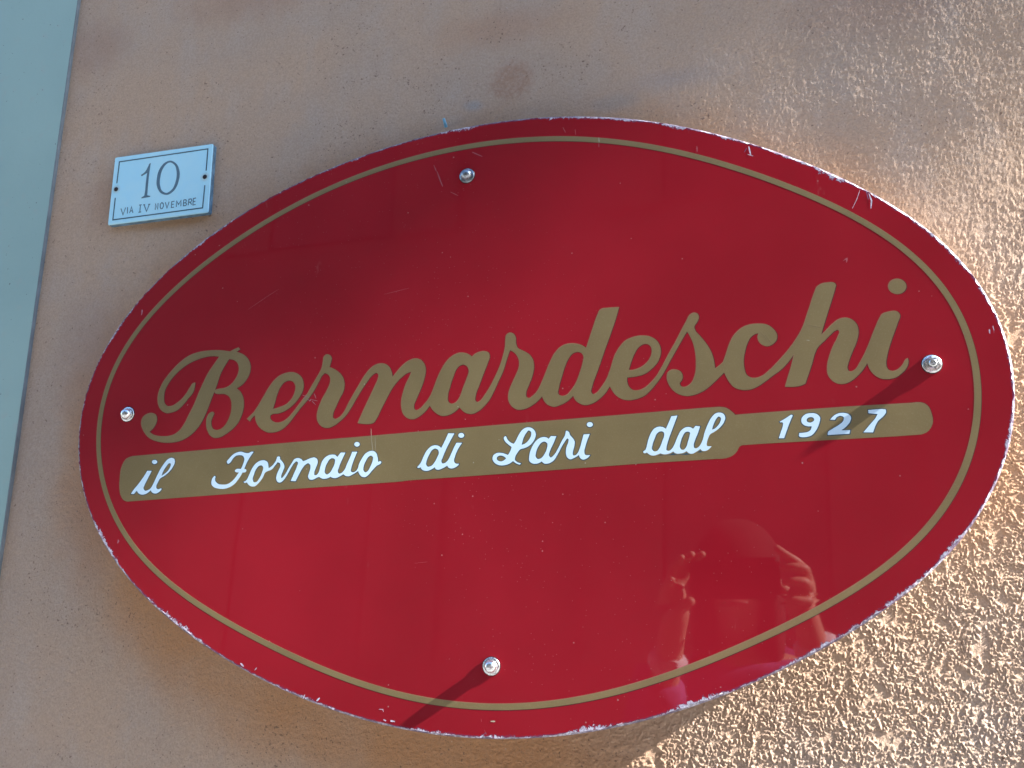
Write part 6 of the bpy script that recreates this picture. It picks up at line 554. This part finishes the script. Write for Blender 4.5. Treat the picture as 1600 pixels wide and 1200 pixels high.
def bolt(x, z, hexhead=False, steel='steel'):
    y0 = -bow(x, z)
    e = empty('bolt', (x, y0, z)); e.parent = sign
    bm = bmesh.new(); lathe(bm, [(.0070, -.002), (.0086, .0002), (.0087, .0009), (.0082, .0014), (.0050, .0016)], 36, 0, 0, 0)
    frombm('washer', bm, M[steel], e, True)
    bm = bmesh.new(); lathe(bm, [(.0093, -.0004), (.0093, .0002), (.0060, .0003)], 36, 0, 0, 0); frombm('shade_ring', bm, M['ring_black'], e)  # dark ring put in for the washer's shadow and grime
    bm = bmesh.new()
    if hexhead: lathe(bm, [(.0070, .0012), (.0071, .0044), (.0066, .0052), (.0048, .0055), (.0035, .0056), (.0028, .0062)], 36, 0, 0, 0, (0, 1, 2))
    else: lathe(bm, [(.0067, .0012), (.0068, .0026), (.0062, .0034), (.0060, .0046), (.0054, .0060), (.0043, .0072), (.0030, .0080), (.0015, .0084), (.0004, .0085)], 36, 0, 0, 0, (0, 1))
    frombm('cap_nut', bm, M[steel], e, not hexhead)
    return e
for x, z, hx in ((-.27848, .44845, 2), (-.24101, -.08026, 0), (-.69022, .18874, 0), (.18286, .20368, 1)): bolt(x, z, hx == 1, 'dull' if hx == 2 else 'steel')

# ---------------------------------------------------------------- house number plate
pf = .050
slab = mm(PLATE_SLAB)
cx = sum(p[0] for p in slab) / len(slab); cz = sum(p[1] for p in slab) / len(slab)
plate = empty('house_number_plate', (0, 0, 0))
tag(plate, 'small white marble house number plate reading 10 fixed at the upper left of the oval', 'house number plate')
ins = grow(slab, -.0009)
def slab_mesh():
    a = clean(slab); b = grow(a, -.0010); n = len(a)
    rnd = random.Random(2)
    b = [(x + rnd.uniform(-.00025, .00025), z + rnd.uniform(-.00025, .00025)) for x, z in b]
    verts = [(x, pf, z) for x, z in b] + [(x, pf + .0012, z) for x, z in a] + [(x, WALL_Y + .003, z) for x, z in a]
    ar = sum(a[i][0] * a[(i + 1) % n][1] - a[(i + 1) % n][0] * a[i][1] for i in range(n))
    faces = [tuple(range(n))]
    for r_ in range(2):
        for i in range(n):
            j = (i + 1) % n; faces.append((r_ * n + i, (r_ + 1) * n + i, (r_ + 1) * n + j, r_ * n + j))
    me = bpy.data.meshes.new('slab'); me.from_pydata(verts, [], faces)
    bm = bmesh.new(); bm.from_mesh(me); bmesh.ops.recalc_face_normals(bm, faces=bm.faces[:]); bm.to_mesh(me); bm.free()
    o = link('slab', me, M['marble'], plate); me.materials.append(M['side'])
    for f in me.polygons:
        if abs(f.normal.y) < .5: f.material_index = 1  # slab sides take a darker marble than the face
    return o
slab_mesh()
def stroke(name, polys, width, par, y=None, mat=None, dy=0.0):
    y = pf - .00018 + dy
    bm = bmesh.new(); q = 0
    for poly in polys:
        pts = [Vector((p[0] / 10000, p[1] / 10000)) for p in poly]
        closed = (pts[0] - pts[-1]).length < 1e-5
        L, Rr = [], []
        for i, p in enumerate(pts):
            a = pts[i - 1] if i else (pts[-2] if closed else None); b = pts[i + 1] if i < len(pts) - 1 else (pts[1] if closed else None)
            d1 = (p - a).normalized() if a is not None else None; d2 = (b - p).normalized() if b is not None else None
            d = ((d1 or d2) + (d2 or d1)).normalized(); n_ = Vector((-d.y, d.x)); ref = d1 or d2; m_ = 1 / max(.5, abs(n_.dot(Vector((-ref.y, ref.x)))))
            L.append(p + n_ * width / 2 * m_); Rr.append(p - n_ * width / 2 * m_)
        for i in range(len(pts) - 1):
            bm.faces.new([bm.verts.new((v.x, y - q * 4e-6, v.y)) for v in (Rr[i], Rr[i + 1], L[i + 1], L[i])])
        q += 1
    return frombm(name, bm, mat or M['engrave'], par)
for ln in PLATE_LINES: stroke('border_line', [ln], .0017, plate, None, M['border_ink'])
for nm, ls in (('1', PLATE_ONE), ('0', PLATE_ZERO)):
    g = flat_shape('numeral', [mm(l) for l in ls], pf - .00020, pf + .0002, M['engrave'], plate, False); g['label'] = 'slate-grey numeral ' + nm
for i, t in enumerate(PLATE_TEXT): stroke('letter', t, .0013, plate)
for s in PLATE_SCREWS:
    bm = bmesh.new(); lathe(bm, [(.0030, -.0002), (.0031, .0004), (.0024, .0012), (.0010, .0015)], 20, s[0] / 10000, s[1] / 10000, pf)
    frombm('screw', bm, M['screw'], plate, True)

# blue wall plug peeping out above the rim
bm = bmesh.new(); bmesh.ops.create_cone(bm, cap_ends=True, segments=12, radius1=.0022, radius2=.0016, depth=.011)
bmesh.ops.bevel(bm, geom=bm.edges[:], offset=.0004, segments=1, affect='EDGES')
pg = frombm('wall_plug', bm, M['plug'], None, True); pg.location = (-.324, .047, .547); pg.rotation_euler = (R(38), R(-8), 0)
tag(pg, 'tiny light blue plastic wall plug sticking up behind the top rim of the sign', 'wall plug')

# ---------------------------------------------------------------- street side: unseen eave added to shade the upper left, paving, person with the phone
X0, Z0 = SHADE_EAVE
bm = bmesh.new(); box(bm, -6, X0, WALL_Y - 1.95, WALL_Y, Z0, Z0 + .18); box(bm, -6, X0 + .05, WALL_Y - 2.0, WALL_Y, Z0 + .182, Z0 + .25)
tag(frombm('shade_eave', bm, M['eave']), 'unseen rendered eave added high above to shade the wall and sign', 'eave')
bm = bmesh.new(); v = [bm.verts.new(p) for p in ((-40, .6, -1.5), (40, .6, -1.5), (40, -60, -1.5), (-40, -60, -1.5))]; bm.faces.new(v)
tag(frombm('street', bm, M['pave']), kind='structure')
# shaded house across the narrow street
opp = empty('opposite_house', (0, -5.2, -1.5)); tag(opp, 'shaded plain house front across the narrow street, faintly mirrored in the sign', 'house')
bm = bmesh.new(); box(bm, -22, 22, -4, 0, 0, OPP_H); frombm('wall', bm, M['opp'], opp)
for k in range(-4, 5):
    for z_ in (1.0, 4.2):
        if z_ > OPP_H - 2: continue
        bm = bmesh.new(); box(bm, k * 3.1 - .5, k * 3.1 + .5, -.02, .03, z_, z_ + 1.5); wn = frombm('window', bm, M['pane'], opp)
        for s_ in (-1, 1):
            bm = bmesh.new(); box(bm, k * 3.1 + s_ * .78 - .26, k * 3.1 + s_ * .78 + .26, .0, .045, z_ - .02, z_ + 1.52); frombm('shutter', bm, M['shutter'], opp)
def skinned(name, nodes, edges, mat, parent, levels=2, root=0):
    """nodes: [(x, y, z, rx, ry)], grown with a Skin modifier and baked to a mesh"""
    me = bpy.data.meshes.new(name); me.from_pydata([n[:3] for n in nodes], edges, [])
    o = bpy.data.objects.new(name, me); C.objects.link(o)
    md = o.modifiers.new('skin', 'SKIN'); md.use_smooth_shade = True
    for i, n in enumerate(nodes):
        s = me.skin_vertices[0].data[i]; s.radius = (n[3], n[4] if len(n) > 4 else n[3]); s.use_root = (i == root)
    sb = o.modifiers.new('sub', 'SUBSURF'); sb.levels = levels; sb.render_levels = levels
    dg = bpy.context.evaluated_depsgraph_get(); m2 = bpy.data.meshes.new_from_object(o.evaluated_get(dg))
    bpy.data.objects.remove(o); bpy.data.meshes.remove(me)
    m2.name = name; m2.materials.clear()
    return link(name, m2, mat, parent, True)
PX, PY = -.015, -1.27
person = empty('person', (PX, PY, -1.5))
tag(person, 'person in a purple top holding up a phone, mirrored in the red sign', 'person')
def rel(n): return (n[0] - PX, n[1] - PY, n[2] + 1.5) + tuple(n[3:])
# skeleton (world coordinates); y towards the wall is greater
nodes, edges = [], []
def chain(pts, start=None):
    prev = start; ids = []
    for p in pts:
        nodes.append(rel(p)); ids.append(len(nodes) - 1)
        if prev is not None: edges.append((prev, ids[-1]))
        prev = ids[-1]
    return ids
pel = chain([(PX, PY, -.62, .13, .10)])[0]
spine = chain([(PX, PY, -.50, .125, .09), (PX, PY - .01, -.36, .145, .095), (PX, PY, -.22, .15, .10), (PX, PY, -.155, .06, .055), (PX, PY + .012, -.095, .052, .052), (PX, PY + .02, -.03, .070, .078), (PX, PY + .022, .04, .074, .090), (PX, PY + .018, .10, .058, .07)], pel)
for s in (-1, 1):
    chain([(PX + s * .10, PY, -.74, .085), (PX + s * .105, PY, -1.05, .058), (PX + s * .105, PY - .01, -1.38, .040), (PX + s * .105, PY + .02, -1.45, .038), (PX + s * .11, PY + .15, -1.47, .030)], pel)
def finger(base, pts, rr): chain([(p[0], p[1], p[2], r_) for p, r_ in zip(pts, rr)], base)
# right arm and hand (at the right in the mirror)
ra = chain([(PX + .19, PY, -.22, .052), (PX + .27, PY + .03, -.46, .042), (.150, -.99, -.200, .033), (.112, -.895, -.083, .026), (.100, -.882, -.048, .028), (.098, -.876, -.010, .030, .018)], spine[2])
hr = ra[-1]
finger(hr, [(.108, -.868, .022), (.094, -.848, .037), (.072, -.842, .052), (.055, -.843, .066)], (.0115, .0095, .0082, .0068))
finger(hr, [(.112, -.864, .010), (.108, -.846, .026), (.084, -.840, .029), (.062, -.846, .026)], (.0115, .0098, .0086, .0072))
finger(hr, [(.114, -.864, -.008), (.107, -.844, .002), (.084, -.839, .004), (.066, -.846, .001)], (.011, .0098, .0086, .0072))
finger(hr, [(.115, -.870, -.026), (.112, -.850, -.032), (.090, -.843, -.030), (.071, -.848, -.027)], (.010, .0088, .0078, .0066))
finger(ra[-2], [(.088, -.905, -.030), (.068, -.912, -.008), (.052, -.905, .010)], (.013, .011, .009))
# left arm and hand
la = chain([(PX - .19, PY, -.22, .052), (PX - .22, PY + .05, -.46, .042), (-.165, -.99, -.230, .034), (-.134, -.912, -.100, .027), (-.124, -.890, -.060, .027), (-.132, -.882, -.020, .026, .019)], spine[2])
hl = la[-1]
finger(hl, [(-.134, -.876, .006), (-.126, -.866, .030), (-.112, -.858, .044), (-.106, -.852, .052)], (.0115, .0095, .0085, .0072))
finger(hl, [(-.122, -.884, .012), (-.110, -.876, .040), (-.095, -.862, .052), (-.088, -.853, .055)], (.011, .0095, .0085, .0072))
finger(hl, [(-.110, -.886, .010), (-.094, -.880, .038), (-.076, -.864, .052), (-.069, -.854, .055)], (.0105, .0092, .0082, .0070))
finger(hl, [(-.140, -.868, -.004), (-.132, -.856, .008), (-.124, -.852, .012)], (.011, .0095, .008))
finger(la[-2], [(-.118, -.874, -.046), (-.102, -.858, -.036), (-.088, -.852, -.028)], (.014, .0115, .009))
skinned('body', nodes, edges, M['skin'], person, 2, 0)
# face
def blob(bm, x, y, z, rx, ry, rz, seg=14):
    g = bmesh.ops.create_uvsphere(bm, u_segments=seg, v_segments=seg - 4, radius=1)
    for v in g['verts']: v.co = Vector((x + v.co.x * rx, y + v.co.y * ry, z + v.co.z * rz))
fx, fz = 0.0, 1.5
bm = bmesh.new(); blob(bm, 0, .105, 1.500, .013, .020, .022); blob(bm, 0, .113, 1.490, .016, .014, .010); frombm('nose', bm, M['skin'], person, True)
for s in (-1, 1):
    bm = bmesh.new(); blob(bm, s * .031, .092, 1.530, .012, .010, .009); frombm('eye', bm, M['cuff'], person, True)
    bm = bmesh.new(); blob(bm, s * .078, .015, 1.515, .010, .020, .032); frombm('ear', bm, M['skin'], person, True)
bm = bmesh.new(); blob(bm, 0, .096, 1.458, .024, .010, .007); frombm('mouth', bm, simple('lips', (.42, .14, .12), .5), person, True)
bm = bmesh.new(); blob(bm, 0, .0, 1.540, .096, .108, .105, 28)
for v in bm.verts:
    if v.co.z < 1.52: v.co.z = 1.52 - (1.52 - v.co.z) * 2.3        # falls to the shoulders
    if abs(v.co.x) < .055 and v.co.y > .02 and v.co.z < 1.535: v.co.y = min(v.co.y, .035)   # open at the face
for s_ in (-1, 1): blob(bm, s_ * .074, .022, 1.425, .028, .060, .130, 16)  # side locks added to keep the sun off face and neck
frombm('hair', bm, M['hair'], person, True)
# clothes: top with sleeves, cuffs, trousers, shoes
nodes, edges = [], []
t0 = chain([(PX, PY, -.60, .150, .118)])[0]
tp = chain([(PX, PY, -.50, .142, .108), (PX, PY - .01, -.36, .160, .110), (PX, PY, -.225, .168, .118), (PX, PY, -.165, .100, .090), (PX, PY + .01, -.115, .066, .066)], t0)
chain([(PX + .19, PY, -.22, .066), (PX + .27, PY + .03, -.46, .058), (.155, -.995, -.210, .046), (.128, -.925, -.128, .041)], tp[2])
chain([(PX - .19, PY, -.22, .066), (PX - .22, PY + .05, -.46, .058), (-.165, -.99, -.240, .052), (-.147, -.945, -.175, .050)], tp[2])
skinned('purple_top', nodes, edges, M['lilac'], person, 2, 0)
for a, b in (((.128, -.925, -.128), (.118, -.903, -.098)), ((-.150, -.945, -.170), (-.140, -.920, -.125))):
    nodes, edges = [], []; chain([(*a, .052), (*b, .046)]); skinned('cuff', nodes, edges, M['cuff'], person, 1, 0)
nodes, edges = [], []
t0 = chain([(PX, PY, -.64, .142, .112)])[0]
for s in (-1, 1): chain([(PX + s * .10, PY, -.76, .098), (PX + s * .105, PY, -1.05, .074), (PX + s * .105, PY - .01, -1.38, .058)], t0)
skinned('trousers', nodes, edges, M['jeans'], person, 2, 0)
for s in (-1, 1):
    bm = bmesh.new(); blob(bm, s * .108, .07, .045, .048, .13, .045); frombm('shoe', bm, M['shoe'], person, True)
# the phone in the hands, its lens at the viewpoint of the picture
bm = bmesh.new(); box(bm, -.097, .066, -.8720, -.8638, -.0285, .0465)
bmesh.ops.bevel(bm, geom=[e for e in bm.edges if abs(e.verts[0].co.y - e.verts[1].co.y) > .004], offset=.008, segments=4, affect='EDGES')
ph = empty('phone', (-.0155, -.868, .009)); tag(ph, 'black smartphone held sideways in both hands, mirrored in the sign', 'phone')
o = frombm('phone_body', bm, M['phone'], ph); o.matrix_parent_inverse = Matrix.Translation((.0155, .868, -.009))
bm = bmesh.new(); lathe(bm, [(.0045, 0), (.0045, .0008), (.0030, .0010)], 20, 0, 0, -.8638); o = frombm('camera_lens', bm, M['lens'], ph, True); o.matrix_parent_inverse = Matrix.Translation((.0155, .868, -.009))
